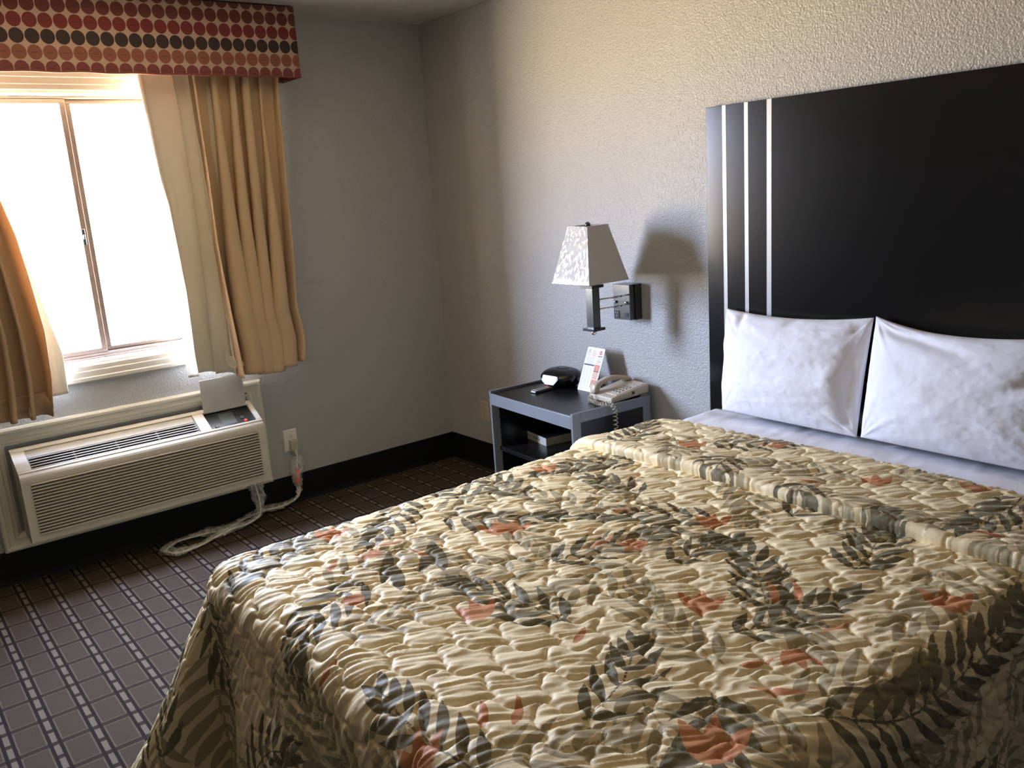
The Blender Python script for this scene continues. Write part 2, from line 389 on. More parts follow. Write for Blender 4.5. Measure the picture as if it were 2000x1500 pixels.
sash(y0+.03, ym+.000, -.104, -.088, 'sash')
sash(ym+.001, y1-.03, -.127, -.109, 'sash')
la = MB(); la.box((-.088, ym-.026, 1.43), (-.079, ym-.010, 1.50)); la.box((-.079, ym-.022, 1.455), (-.068, ym-.014, 1.475)); la.build('latch', M_bright, win, bevel=.002)

# ------------------------------------------------------------------ cornice with dotted fabric
CX, CY0, CY1, CZ0, CZ1 = .22, -2.80, -.823, 2.126, 2.434
b = MB(); tk = .02
b.box((CX-tk, CY0, CZ0), (CX, CY1, CZ1)); b.box((0, CY0, CZ0), (CX-tk, CY0+tk, CZ1)); b.box((0, CY1-tk, CZ0), (CX-tk, CY1, CZ1)); b.box((0, CY0+tk, CZ1-.015), (CX-tk, CY1-tk, CZ1))
cor = thing('window_cornice', 'box cornice over the window upholstered in red and brown dotted fabric', 'cornice', (0, 0, 0))
b.build('cornice_box', M_dots, cor, bevel=.003)
ib = MB(); ib.box((CX-tk-.003, CY0+tk+.001, CZ0+.006), (CX-tk-.0003, CY1-tk-.001, CZ1-.016)); ib.build('added_dark_board', mat('bounce_cut_brown', (.16, .12, .09, 1), .9), cor)  # dark board added inside to cut light bouncing onto the window casing
pp = MB()
pts = [(CX-.002, y, CZ0-.001+.0015*math.sin(y*31)) for y in np.arange(CY0, CY1, .02)]+[(CX-.002, CY1, CZ0), (CX-.01, CY1-.002, CZ0), (.01, CY1-.004, CZ0)]
pp.tube(pts, .0042, 6); pp.build('piping', mat('piping_red', (.18, .045, .035, 1), .8), cor)

# ------------------------------------------------------------------ curtains
def curtain(b, yl, yr, zt, zb, x0, amp, nf, seed, nv=90, nu=260, over=.35, curve=0., bshape=None, phase=0, sharp=1., ret=False):
    """yl, yr: functions of z giving the left / right edge"""
    u = np.linspace(0, 1, nu)[:, None]; v = np.linspace(0, 1, nv)[None, :]
    U = np.broadcast_to(u, (nu, nv)); z_b = zb(U) if callable(zb) else zb
    Z = zt+(z_b-zt)*v
    uu = U+.5/nf*vnoise(U*nf*.8+seed, v*1.4+seed*1.7, seed)
    ph = 2*math.pi*nf*uu+phase+.5*vnoise(U*nf, v*2.3, seed+5)
    A = amp*(.55+.55*smooth(0, 1, v))*(1+.5*vnoise(U*nf*.7+3, v*1.2, seed+9))
    w = np.sin(ph); w = np.sign(w)*np.abs(w)**sharp
    X = x0+A*w+.012*fbm(U*6, v*3, seed+2, 3)*smooth(0, .3, v)
    if ret: X = X*(1-smooth(.90, 1.0, U))+.012*smooth(.90, 1.0, U)
    Wd = yr(Z)-yl(Z)
    Y = yl(Z)+Wd*U+over*A*np.cos(ph)*np.minimum(1, 6*U*(1-U)+.15)
    b.grid(np.stack([X, Y, Z], -1))
def interp(zs, ys): return lambda z: np.interp(-np.asarray(z), [-q for q in zs], ys)
# right-hand pair: cream lining showing at its left, gold drape over it
cr = thing('curtain_panel', 'gold drape pulled open right of the window with cream lining showing', 'curtain', (.1, -1.2, .75))
o = (.1, -1.2, .75)
g = MB(o); curtain(g, interp([2.17, 1.4, .75], [-1.318, -1.312, -1.285]), interp([2.17, 1.45, 1.05, .9, .75], [-.872, -.925, -.955, -.935, -.950]),
        2.17, lambda u: .745+.02*u+.012*np.sin(u*9), .130, .052, 5.8, 3, over=1.0, sharp=.7, ret=True)
g.build('drape', M_gold, cr, solid=.0018)
g = MB(o); curtain(g, interp([2.17, 1.94, 1.58, 1.2, .9, .75], [-1.545, -1.528, -1.503, -1.503, -1.515, -1.512]), interp([2.17, 1.2, .75], [-1.20, -1.20, -1.20]),
        2.17, lambda u: .782+.012*np.sin(u*7), .104, .030, 3.3, 11, over=.8)
g.build('lining', M_lining, cr, solid=.0016)
g = MB(o)   # turned corner of the lining hem
g.add([(.115, -1.330, .905), (.135, -1.318, .86), (.155, -1.245, .812), (.15, -1.285, .795), (.135, -1.318, .80), (.118, -1.335, .83)], [(0, 1, 2, 3, 4, 5)])
g.build('turned_corner', M_lining, cr, solid=.002)
# left-hand pair
cl = thing('curtain_panel', 'backlit gold drape at the left frame edge with cream lining', 'curtain', (.1, -2.5, .75))
o = (.1, -2.5, .75)
g = MB(o); curtain(g, interp([2.17, .72], [-2.74, -2.72]), interp([2.17, 1.68, 1.5, 1.35, 1.1, .9, .73], [-2.245, -2.160, -2.122, -2.105, -2.085, -2.092, -2.112]),
        2.17, lambda u: .735+.0*u, .112, .042, 8.2, 23, over=.75, sharp=.75)
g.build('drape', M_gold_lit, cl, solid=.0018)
g = MB(o); curtain(g, interp([.84, .72], [-2.722, -2.72]), interp([.84, .73], [-2.098, -2.112]),
        .835, lambda u: .738+.0*u, .106, .042, 8.2, 23, over=.75, sharp=.75, nv=12)
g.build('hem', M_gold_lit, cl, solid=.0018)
g = MB(o); curtain(g, interp([2.17, .8], [-2.70, -2.70]), interp([2.17, 1.68, 1.35, .987, .81], [-2.205, -2.140, -2.083, -2.016, -2.022]),
        2.17, lambda u: .775+.035*u, .062, .016, 4.3, 31, over=.5)
g.build('lining', M_lining, cl, solid=.0016)

# ------------------------------------------------------------------ air conditioner
AC = thing('air_conditioner', 'cream through-wall air conditioner below the window with ribbed front', 'air conditioner', (0, -1.75, .2))
o = (0, -1.75, .2)
AY0, AY1 = -2.284, -1.217
c = MB(o); casing(c, -2.372, -1.145, .154, .695, [(0, .001), (0, .026), (.008, .032), (.018, .032), (.024, .025), (.045, .028), (.050, .021), (.064, .019), (.070, .014), (.0745, .014), (.0745, .001)])
c.build('wall_frame', M_cream, AC)
E0, E1 = (.190, .518), (.022, .607)       # slope from the front top edge back to the wall
def sl(s, lift=0):                         # point on slope, s=0 front .. 1 back
    dx, dz = E1[0]-E0[0], E1[1]-E0[1]; L = math.hypot(dx, dz)
    return (E0[0]+dx*s-dz/L*-lift, E0[1]+dz*s+(-dx)/L*lift)
def slab(b, s0, s1, ya, yb, top=0., th=.012, mi=0):
    P = [sl(s0, top), sl(s1, top), sl(s1, top-th), sl(s0, top-th)]
    b.prism(P, lambda p, q, h: (p, h, q), ya, yb, mi)
b = MB(o)
# lower front shell and sides
FX, FZ0, FZ1 = .184, .218, .487
b.prism([(FX-.012, FZ0), (FX, FZ0), (FX+.0038, .478), (FX+.0052, .492), (FX+.0040, .503), (FX+.0002, .5115), (FX-.0055, .5180), (FX-.0110, .5215), sl(.095), sl(.095, -.012), (FX-.010, .500)], lambda p, q, h: (p, h, q), AY0, AY1, smooth=False)
b.prism([(.033, FZ0), (FX-.012, FZ0), (FX-.012, FZ0+.010), (.033, FZ0+.010)], lambda p, q, h: (p, h, q), AY0, AY1)
for ya, yb in ((AY0, AY0+.010), (AY1-.010, AY1)):
    b.prism([(.033, FZ0+.010), (FX-.012, FZ0+.010), (FX-.011, .495), sl(.07, -.012), sl(.93, -.012), (.033, .56)], lambda p, q, h: (p, h, q), ya, yb)
# slope plates round the two openings
OY0, OY1, PY0, PY1 = -2.232, -1.512, -1.462, -1.238
slab(b, .0955, .16, AY0, AY1); slab(b, .84, .97, AY0, AY1)
slab(b, .16, .84, AY0, OY0); slab(b, .16, .84, OY1, PY0); slab(b, .16, .84, PY1, AY1)
b.build('cabinet', M_plastic, AC, bevel=.003)
r = MB(o)
zs = np.linspace(FZ0+.036, FZ1-.012, 17)
for i, z in enumerate(zs):
    x = FX+.004*(z-FZ0)/(FZ1-FZ0)
    e = .035
    r.prism([(x-.001, z-.0036), (x+.0085, z-.0034), (x+.0092, z-.0010), (x+.0085, z+.0014), (x-.001, z+.0030)], lambda p, q, h: (p, h, q), AY0+e, AY1-e)
r.build('front_ribs', M_plastic, AC)
r = MB(o); r.hexa([(FX, AY0+.036, FZ0+.030), (FX+.0022, AY0+.036, FZ0+.030), (FX+.0022, AY1-.036, FZ0+.030), (FX, AY1-.036, FZ0+.030)], [(FX+.003, AY0+.036, FZ1-.008), (FX+.0052, AY0+.036, FZ1-.008), (FX+.0052, AY1-.036, FZ1-.008), (FX+.003, AY1-.036, FZ1-.008)])
r.build('rib_gap_shade', mat('gap_shade_brown', (.10, .08, .065, 1), .8), AC)  # dark sheet whose colour stands in for shade between the ribs
k = MB(o); slab(k, .16, .84, OY0+.001, OY1-.001, top=-.050, th=.004)
for s0, ya, yb in ((.15, OY0, OY1), (.845, OY0, OY1)): slab(k, s0, s0+.01, ya, yb, top=-.012, th=.04)
k.build('louver_recess', M_dark, AC)
g = MB(o); slab(g, .60, .835, OY0+.002, OY1-.002, top=-.006, th=.005)
ss = np.linspace(.20, .55, 5)
for s_ in ss:
    slab(g, s_-.0105, s_+.0105, OY0+.004, OY1-.004, top=-.003, th=.004)
for y in np.linspace(OY0+.004, OY1-.004, 5): slab(g, .165, .6, y-.0016, y+.0016, top=-.010, th=.02)
g.build('louver_grille', M_grilleg, AC)
g = MB(o); slab(g, .14, .86, PY0-.003, PY1+.003, top=-.016, th=.006, mi=0)
slab(g, .30, .74, PY0+.070, PY0+.138, top=-.0150, th=.0012, mi=1)
for (s_, y) in ((.30, PY0+.035), (.45, PY0+.17)):
    g.rings([[(sl(s_+.06*math.cos(a), -.0145)[0], y+.010*math.sin(a), sl(s_+.06*math.cos(a), -.0145)[1]) for a in np.linspace(0, 6.283, 14, endpoint=False)],
             [(sl(s_+.05*math.cos(a), -.011)[0], y+.008*math.sin(a), sl(s_+.05*math.cos(a), -.011)[1]) for a in np.linspace(0, 6.283, 14, endpoint=False)]], mi=1)
s_, y = .30, PY0+.178
g.rings([[(sl(s_+.055*math.cos(a), -.0145)[0], y+.009*math.sin(a), sl(s_+.055*math.cos(a), -.0145)[1]) for a in np.linspace(0, 6.283, 14, endpoint=False)],
         [(sl(s_+.045*math.cos(a), -.010)[0], y+.007*math.sin(a), sl(s_+.045*math.cos(a), -.010)[1]) for a in np.linspace(0, 6.283, 14, endpoint=False)]], mi=2)
g.build('control_panel', [M_panelk, M_grnk, M_red], AC)
g = MB(o); hx, hz = sl(.80, .001)
g.box((hx-.004, PY0+.006, hz-.002), (hx, PY1-.006, hz+.160)); g.box((hx-.003, PY0+.12, hz+.160), (hx-.001, PY1-.010, hz+.166))
g.build('control_lid', M_lid, AC, bevel=.0018)
g = MB(o); g.box((.034, PY1-.001, .640), (.04, PY1+.012, .644)); g.build('lid_catch', M_dark, AC)

# power cord, tag, plastic sleeve
def spline(P, n=160):
    P = np.asarray(P, float); t = np.concatenate([[0], np.cumsum(np.linalg.norm(np.diff(P, axis=0), axis=1))]); s = np.linspace(0, t[-1], n)
    # Catmull-Rom
    out = []
    for q in s:
        i = min(max(np.searchsorted(t, q, 'right')-1, 0), len(P)-2); u = (q-t[i])/(t[i+1]-t[i]+1e-9)
        p0, p1, p2, p3 = P[max(i-1, 0)], P[i], P[i+1], P[min(i+2, len(P)-1)]
        out.append(.5*((2*p1)+(-p0+p2)*u+(2*p0-5*p1+4*p2-p3)*u*u+(-p0+3*p1-3*p2+p3)*u**3))
    return np.array(out)
cpts = [(.045, -1.012, .300), (.047, -1.012, .255), (.045, -1.020, .20), (.042, -1.022, .14), (.040, -1.018, .09), (.050, -1.035, .045), (.060, -1.12, .022), (.050, -1.24, .022), (.075, -1.36, .013), (.12, -1.45, .011),
        (.10, -1.56, .011), (.10, -1.68, .011), (.16, -1.75, .011), (.235, -1.73, .011), (.235, -1.63, .011), (.19, -1.52, .015), (.165, -1.44, .02), (.15, -1.36, .016), (.12, -1.28, .03), (.075, -1.25, .07), (.06, -1.25, .13), (.06, -1.26, .185), (.06, -1.27, .217)]
cord = spline(cpts, 260)
g = MB(o); g.tube(cord, .0042, 7); g.build('power_cord', M_white, AC)
g = MB(o)
ra = .024+.010*np.sin(np.linspace(0, 34, 250))+.006*RNG.randn(250)*.3
seg = cord[6:256].copy(); seg[:, 2] = np.maximum(seg[:, 2], .002)
T = np.gradient(seg, axis=0); T /= np.linalg.norm(T, axis=1)[:, None]; S = np.cross(T, [0, 0, 1.]); S /= np.linalg.norm(S, axis=1)[:, None]+1e-6
S[np.abs(T[:, 2]) > .8] = [0, 1, 0]
for q in range(3): S[1:-1] = (S[:-2]+S[1:-1]+S[2:])/3
S /= np.linalg.norm(S, axis=1)[:, None]+1e-6; Nn = np.cross(S, T)
k = 12; rows = []
for i in range(250):
    row = []
    for j in range(k):
        a = 2*math.pi*j/k; rr = ra[i]*(1+.25*math.sin(j*2.3+i*.21)+.15*math.sin(i*.7+j))
        pnt = seg[i]+S[i]*math.cos(a)*rr+Nn[i]*math.sin(a)*rr*.45+np.array([0, 0, .006]); pnt[2] = max(pnt[2], .0035); pnt[0] = max(pnt[0], .016)
        row.append(tuple(pnt))
    rows.append(row)
g.rings(rows, close_ends=False, smooth=True); g.build('plastic_sleeve', M_film, AC)
g = MB(o)
g.prism([(-.010, 0), (.010, .004), (.012, .05), (.004, .066), (-.008, .062), (-.012, .02)], lambda p, q, h: (h, -1.022+p, .130+q), .052, .0545); g.prism([(-.006, 0), (.007, .004), (.006, .03), (-.007, .03)], lambda p, q, h: (h, -1.026+p, .112+q), .054, .056)
g.build('warning_tag', mat('red_orange_tag', (.80, .13, .07, 1), .6), AC)
g = MB(o)
g.box((.0075, -1.030, .292), (.040, -.996, .345)); g.box((.020, -1.024, .278), (.046, -1.002, .30)); g.box((.040, -1.020, .306), (.0425, -1.014, .330), 1); g.box((.040, -1.010, .306), (.0425, -1.004, .330), 1)
g.build('plug', [M_ivory, M_grilleg], AC, bevel=.004)

# outlets
def outlet(name, label, matx, fn, usetop=True):
    t = thing(name, label, 'outlet', fn(0, 0, 0))
    t0 = np.array(fn(0, 0, 0))
    b = MB(t0)
    Rg = [[fn(-.036, -.058, 0), fn(.036, -.058, 0), fn(.036, .058, 0), fn(-.036, .058, 0)], [fn(-.036, -.058, .003), fn(.036, -.058, .003), fn(.036, .058, .003), fn(-.036, .058, .003)],
          [fn(-.032, -.054, .006), fn(.032, -.054, .006), fn(.032, .054, .006), fn(-.032, .054, .006)]]
    b.rings(Rg); b.build('cover_plate', matx, t)
    for z in (-.020, .020):
        if not usetop and z < 0: continue
        q = MB(t0); R2 = []
        for h, r in ((.0055, 1), (.0075, .95)):
            R2.append([fn(.0165*r*max(-.86, min(.86, math.cos(a)))/.86, z+.0145*r*math.sin(a), h) for a in np.linspace(0, 2*math.pi, 20, endpoint=False)])
        q.rings(R2)
        for s, hh in ((-.006, .007), (.006, .0085)):
            q.rings([[fn(s-.001, z-hh/2+.003, h), fn(s+.001, z-hh/2+.003, h), fn(s+.001, z+hh/2+.003, h), fn(s-.001, z+hh/2+.003, h)] for h in (.0070, .0078)], mi=1)
        q.rings([[fn(.0022*math.cos(a), z-.007+.0022*math.sin(a), h) for a in np.linspace(0, 6.283, 10, endpoint=False)] for h in (.0070, .0078)], mi=1)
        q.build('receptacle', [matx, M_dark], t)
    return t
outlet('wall_outlet', 'white wall outlet beside the air conditioner with a plug in it', M_white, lambda p, q, h: (h, -1.016+p, .341+q), usetop=True)
outlet('wall_outlet', 'ivory wall outlet left of the nightstand', M_ivory, lambda p, q, h: (.343+p, -h, .334+q))

# ------------------------------------------------------------------ headboard
HX0, HX1, HZ1 = 1.968, 3.560, 1.798
hb = thing('headboard', 'tall black laminate headboard with three silver vertical stripes', 'headboard', (2.76, 0, .3))
o = (2.76, 0, .3)
b = MB(o); b.box((HX0, -.030, .156), (HX1, -.001, HZ1)); b.build('panel', M_hb, hb, bevel=.0012)
for xa in (HX0+.10, HX1-.16):
    l_ = MB(o); l_.box((xa, -.030, 0), (xa+.06, -.0135, .1555)); l_.build('leg', M_hb, hb)
for xa, xb in ((2.045, 2.062), (2.144, 2.161), (2.241, 2.261)):
    for q in (0, 1):
        if q: xa, xb = HX0+HX1-xb, HX0+HX1-xa
        s = MB(o); s.box((xa, -.0312, .158), (xb, -.0295, HZ1-.0005)); s.build('inlay_stripe', M_silver, hb)

# ------------------------------------------------------------------ bed
BX0, BX1, BY1, BY0, TZ = 1.995, 3.475, -.060, -2.085, .635
bed = thing('bed', 'queen bed with pale mattress, box spring and black base under the bedding', 'bed', (2.735, -1.07, 0))
o = (2.735, -1.07, 0)
def rbox(b, x0, x1, y0, y1, z0, z1, r, n=5):
    def ring(ins, z):
        P = []
        for cx, cy, a0 in ((x1-r, y1-r, 0), (x0+r, y1-r, 90), (x0+r, y0+r, 180), (x1-r, y0+r, 270)):
            for i in range(n+1):
                a = math.radians(a0+90*i/n); P.append((cx+(r-ins)*math.cos(a), cy+(r-ins)*math.sin(a), z))
        return P
    e = min(r*.8, .04); Rg = []
    for i in range(n+1):
        a = math.pi/2*i/n; Rg.append(ring(e*(1-math.sin(a)), z0+e*(1-math.cos(a))))
    for i in range(n+1):
        a = math.pi/2*i/n; Rg.append(ring(e*(1-math.cos(a)), z1-e+e*math.sin(a)))
    b.rings(Rg, smooth=True)
b = MB(o); rbox(b, BX0+.01, BX1-.01, BY0+.01, BY1-.01, .375, TZ-.006, .09); b.build('mattress', M_matt, bed)
b = MB(o); rbox(b, BX0+.02, BX1-.02, BY0+.02, BY1-.02, .18, .372, .05); b.build('box_spring', M_matt, bed)
b = MB(o); b.box((BX0+.06, BY0+.06, 0), (BX1-.06, BY1-.05, .178)); b.build('bed_base', M_blk, bed)

def drape_pos(u, v, x0, x1, y0, y1, z, r, flare, off=0., seed=0, foldamp=.03, nfold=9):
    """u,v cloth coordinates; outside the rectangle [x0,x1]x[y0,y1] the cloth rolls over an edge of radius r and hangs"""
    a = np.where(u < x0, u-x0, np.where(u > x1, u-x1, 0.)); c = np.where(v < y0, v-y0, np.where(v > y1, 0., 0.))
    aa, cc = np.abs(a), np.abs(c)
    d = np.where((aa > 0) & (cc > 0), (aa**4+cc**4)**.25, np.maximum(aa, cc)); hyp = np.hypot(aa, cc)+1e-9
    th = np.arctan2(cc, aa+1e-12)
    nx = np.where(hyp > 1e-8, np.sign(a)*np.cos(th), 0.); ny = np.where(hyp > 1e-8, np.sign(c)*np.sin(th), 0.)
    bx = np.clip(u, x0, x1); by = np.maximum(v, y0)
    R_ = r+off; arc = R_*math.pi/2; k = np.clip(d/arc, 0, 1)
    hd = R_*np.sin(k*math.pi/2); dr = R_*(1-np.cos(k*math.pi/2))
    s = np.clip(d-arc, 0, None)
    corner = np.clip(np.sin(2*th), 0, 1)*(aa > 0)*(cc > 0)
    along = np.where(aa > cc, v*1.0, u*1.0)+th*.5
    fold = foldamp*smooth(.02, .35, s)*(np.sin(along*nfold+seed)+.6*np.sin(along*nfold*1.83+seed*2+1.3))
    hd = hd+s*(flare+.50*corner)+fold*(1-.6*corner)+.055*corner*np.sin(5.0*th+1.0)*smooth(.05, .5, s)
    dr = dr+s*np.sqrt(np.clip(1-flare**2, .2, 1))*(1-.06*corner)
    P = np.stack([bx+nx*hd, by+ny*hd, z+off-dr+0*hd], -1)
    k2 = k[..., None]
    N = np.stack([nx*np.sin(k*math.pi/2), ny*np.sin(k*math.pi/2), np.cos(k*math.pi/2)], -1)
    N /= np.linalg.norm(N, axis=-1, keepdims=True)+1e-9
    return P, N

# sheet (white, tucked round the mattress)
u = np.arange(BX0-.26, BX1+.2601, .012); v = np.arange(-.62, BY1+.001, .012)
U, V = np.meshgrid(u, v, indexing='ij')
P, N = drape_pos(U, V, BX0+.05, BX1-.05, -9, BY1, TZ+.004, .055, .0, seed=2, foldamp=.0)
P += N*(.006*fbm(U*7, V*9, 5, 3)+.003*fbm(U*30, V*9, 15, 2))[..., None]
b = MB((2.735, -.35, .63)); b.grid(P)
sheet = b.build('bed_sheet', M_sheet, solid=.002)
tag(sheet, 'smooth white sheet showing between the pillows and the folded bedspread', 'sheet')

# quilt pattern -------------------------------------------------------------
def lattice(u, v):
    """distance-like value to the wavy quilting lines (diamond/onion lattice)"""
    p = (u*.5/.0735+v*.5/.0725)+.0; q = (u*.5/.0685-v*.5/.071)
    wx = .35*vnoise(u*4, v*4, 61); wy = .35*vnoise(u*4+9, v*4+5, 62)
    p = p+wx; q = q+wy
    p2 = p+.13*np.sin(2*math.pi*q)+.05*np.sin(4*math.pi*q+p); q2 = q+.13*np.sin(2*math.pi*p+1.5)
    dp = np.abs(p2-np.round(p2)); dq = np.abs(q2-np.round(q2))
    return np.minimum(dp, dq), dp, dq, p2, q2

class Print:
    """signed distance fields of the printed leaves and flowers over a cloth grid"""
    def __init__(s, U, V):
        s.U, s.V = U, V; s.f = {k: np.full(U.shape, -.02) for k in ('leaf_pale', 'leaf_dark', 'petal')}
        s.used = {}
    def lens(s, key, x, y, ang, L, w, bend=0., fat=.8):
        m = L*1.15; i = np.where(((s.U-x)**2+(s.V-y)**2) < m*m)
        if len(i[0]) == 0: return
        du, dv = s.U[i]-x, s.V[i]-y; ca, sa = math.cos(ang), math.sin(ang)
        a = (du*ca+dv*sa)/L; n = (-du*sa+dv*ca)-bend*L*a*a
        hw = np.where((a > 0) & (a < 1), w*np.sin(math.pi*np.clip(a, 0, 1)**fat), -np.minimum(np.abs(a), np.abs(a-1))*L)
        val = hw-np.abs(n); s.f[key][i] = np.maximum(s.f[key][i], np.clip(val, -.02, .02))
    def frond(s, key, P, L=.11, w=.0095, gap=.036, side=0, stem=.0016, ang=.95, fall=.5):
        P = spline(P, 90); s.used.setdefault(key, []).append(P[::10]); T = np.gradient(P, axis=0); Ls = np.linalg.norm(T, axis=1); tot = Ls.sum(); t = np.cumsum(Ls)/tot
        n = max(3, int(tot/gap))
        for i in range(n):
            f = .06+.94*i/(n-1); j = min(np.searchsorted(t, f), 89); a0 = math.atan2(T[j][1], T[j][0])
            l = L*(.55+.45*math.sin(math.pi*min(1, f*.85+.12)))*(1-fall*.5*f)
            for sd in (1, -1):
                if side and sd != side: continue
                s.lens(key, P[j][0], P[j][1], a0+sd*(ang-.45*f)+RNG.uniform(-.06, .06), l*RNG.uniform(.9, 1.08), w*RNG.uniform(.85, 1.15), bend=-sd*.16)
        for j in range(0, 88, 2):
            d = P[j+2]-P[j] if j+2 < 90 else P[89]-P[j]
            s.lens(key, P[j][0]-d[0]*.4, P[j][1]-d[1]*.4, math.atan2(d[1], d[0]), np.linalg.norm(d)*1.8+.004, stem*1.5, fat=1)
    def flower(s, x, y, ang, S=.06):
        for da, l, w in ((-.42, 1.15, .19), (0, 1.25, .17), (.42, 1.15, .19), (-.15, .8, .20), (.15, .8, .20)):
            s.lens('petal', x, y, ang+da, S*1.75*l, S*w*1.9, bend=.25*da, fat=.75)
    def wisp(s, x, y, ang, L):
        s.lens('petal', x, y, ang, L, .009, bend=.3); s.lens('petal', x, y, ang+.35, L*.8, .006, bend=-.2)

def q2(px, z=TZ+.02):
    p = bp(px, 2, z); return (p[0], p[1])
TC = lambda x, y: (x/2.143+1100, y/2.143+800)    # crop coordinates noted from the photograph
TD = lambda x, y: (x/2.143+280, y/2.143+800)
def paint(pr, region='all'):
    K = 'leaf_dark'
    # fronds seen on the top of the bed
    pr.frond(K, [q2(TC(*q)) for q in ((1000, 1290), (1300, 1250), (1500, 1180), (1690, 1035), (1850, 880), (1929, 760))], L=.165, w=.0108, gap=.044)
    pr.frond(K, [q2(TC(*q)) for q in ((1210, 690), (1290, 600), (1350, 490))], L=0.156, w=0.0118, gap=0.038)
    pr.frond(K, [q2(TC(*q)) for q in ((690, 950), (850, 905), (1060, 830), (1200, 780))], L=0.124, w=0.0118, gap=0.038)
    pr.frond(K, [q2(TC(*q)) for q in ((80, 1310), (180, 1230), (260, 1130), (300, 1000))], L=0.143, w=0.0118, gap=0.038)
    pr.frond(K, [q2(TC(*q)) for q in ((330, 370), (240, 330), (130, 300))], L=0.143, w=0.0118, gap=0.038)
    pr.frond(K, [q2(TC(*q)) for q in ((860, 860), (830, 760), (790, 640), (640, 560))], L=0.143, w=0.0118, gap=0.038)
    pr.frond(K, [q2(TC(*q)) for q in ((440, 660), (560, 610), (720, 560))], L=0.117, w=0.0118, gap=0.038)
    for a, bb in (((1080, 780), (1060, 640)), ((1260, 700), (1240, 560)), ((1000, 740), (1060, 600)), ((1160, 700), (1240, 560))):
        A, B = q2(TD(*a)), q2(TD(*bb)); pr.lens(K, A[0], A[1], math.atan2(B[1]-A[1], B[0]-A[0]), math.hypot(B[0]-A[0], B[1]-A[1]), .017, .1)
    for x, y, an, S in ((1390, 1495, 0, .062), (1368, 1205, 0, .052), (1392, 1040, 0, .05), (1860, 1195, 0, .055), (1345, 890, 0, .05), (1520, 892, 0, .04), (1712, 968, 0, .045), (1905, 978, 0, .045),
                        (975, 1055, 0, .05), (1005, 1050, 0, .045), (1072, 925, 0, .045), (940, 1222, 0, .05), (640, 1058, 0, .05), (800, 1492, 0, .05), (1250, 1330, 0, .0)):
        if S == 0: continue
        A, B = q2((x, y)), q2((x-2, y-60)); an = math.atan2(B[1]-A[1], B[0]-A[0]); pr.flower(A[0], A[1], an+RNG.uniform(-.3, .3), S)
    for x, y, x2, y2 in ((1460, 1345, 1590, 1375), (1440, 1305, 1530, 1300), (1150, 1080, 1215, 1062), (1600, 1240, 1680, 1225), (1560, 960, 1630, 968), (940, 1430, 965, 1370), (1003, 1425, 1038, 1365),
                         (1120, 1265, 1160, 1235), (730, 1075, 800, 1068), (590, 1310, 670, 1290), (1515, 1185, 1525, 1140), (1560, 1180, 1572, 1140), (1200, 1010, 1240, 1000)):
        A, B = q2((x, y)), q2((x2, y2)); pr.wisp(A[0], A[1], math.atan2(B[1]-A[1], B[0]-A[0]), math.hypot(B[0]-A[0], B[1]-A[1]))
    # the rest of the cloth, incl. the drops: scattered fronds of the same kinds
    r = np.random.RandomState(21)
    def rnd(key, n, x0, x1, y0, y1, L, w, gap, sep=.105):
        for _ in range(n):
            for att in range(40):
                x, y, a, c = r.uniform(x0, x1), r.uniform(y0, y1), r.uniform(0, 6.28), r.uniform(-.9, .9); P = [(x, y)]
                for k in range(3): P.append((P[-1][0]+.11*math.cos(a), P[-1][1]+.11*math.sin(a))); a += c*.4
                Q = spline(P, 12); O = pr.used.get(key, [])
                if not len(O): break
                O = np.concatenate(O)
                if np.min(np.hypot(Q[:, None, 0]-O[None, :, 0], Q[:, None, 1]-O[None, :, 1])) > sep: break
            else: continue
            pr.frond(key, P, L=L, w=w, gap=gap)
    x0, x1, y0, y1 = pr.U.min(), pr.U.max(), pr.V.min(), pr.V.max(); area = (x1-x0)*(y1-y0)
    rnd('leaf_dark', int(area*9), x0, x1, y0, y1, .15, .0125, .042, .12)
    rnd('leaf_pale', int(area*14), x0, x1, y0, y1, .15, .0125, .042, .09)
    for _ in range(int(area*2.2)): pr.flower(r.uniform(x0, x1), r.uniform(y0, y1), r.uniform(0, 6.28), r.uniform(.03, .045)) if r.rand() < .6 else pr.wisp(r.uniform(x0, x1), r.uniform(y0, y1), r.uniform(0, 6.28), .08)

def puff(U, V, damp=1.):
    d, dp, dq, p2, q2_ = lattice(U, V)
    h = .0062*(1-np.exp(-np.clip(d-.008, 0, 1)/.055))-.0038*np.exp(-(d/.016)**2)
    ca, sa = .50, .87
    a = U*ca+V*sa; n = -U*sa+V*ca+.012*vnoise(U*14, V*14, 70)
    rough = (np.abs(vnoise(a*10+3*vnoise(U*9, V*9, 75), n*82, 71))*-3+.6)*.8+vnoise(a*22, n*120, 72)*.5+.4*(np.abs(vnoise(a*8, n*38, 73))*-2+.5)
    wr = rough*.0048*(.35+.65*smooth(0, .12, d))*(1-.35*smooth(.25, .5, d))
    big = .007*fbm(U*2.2, V*2.2, 80, 2)
    return h+wr*damp+big

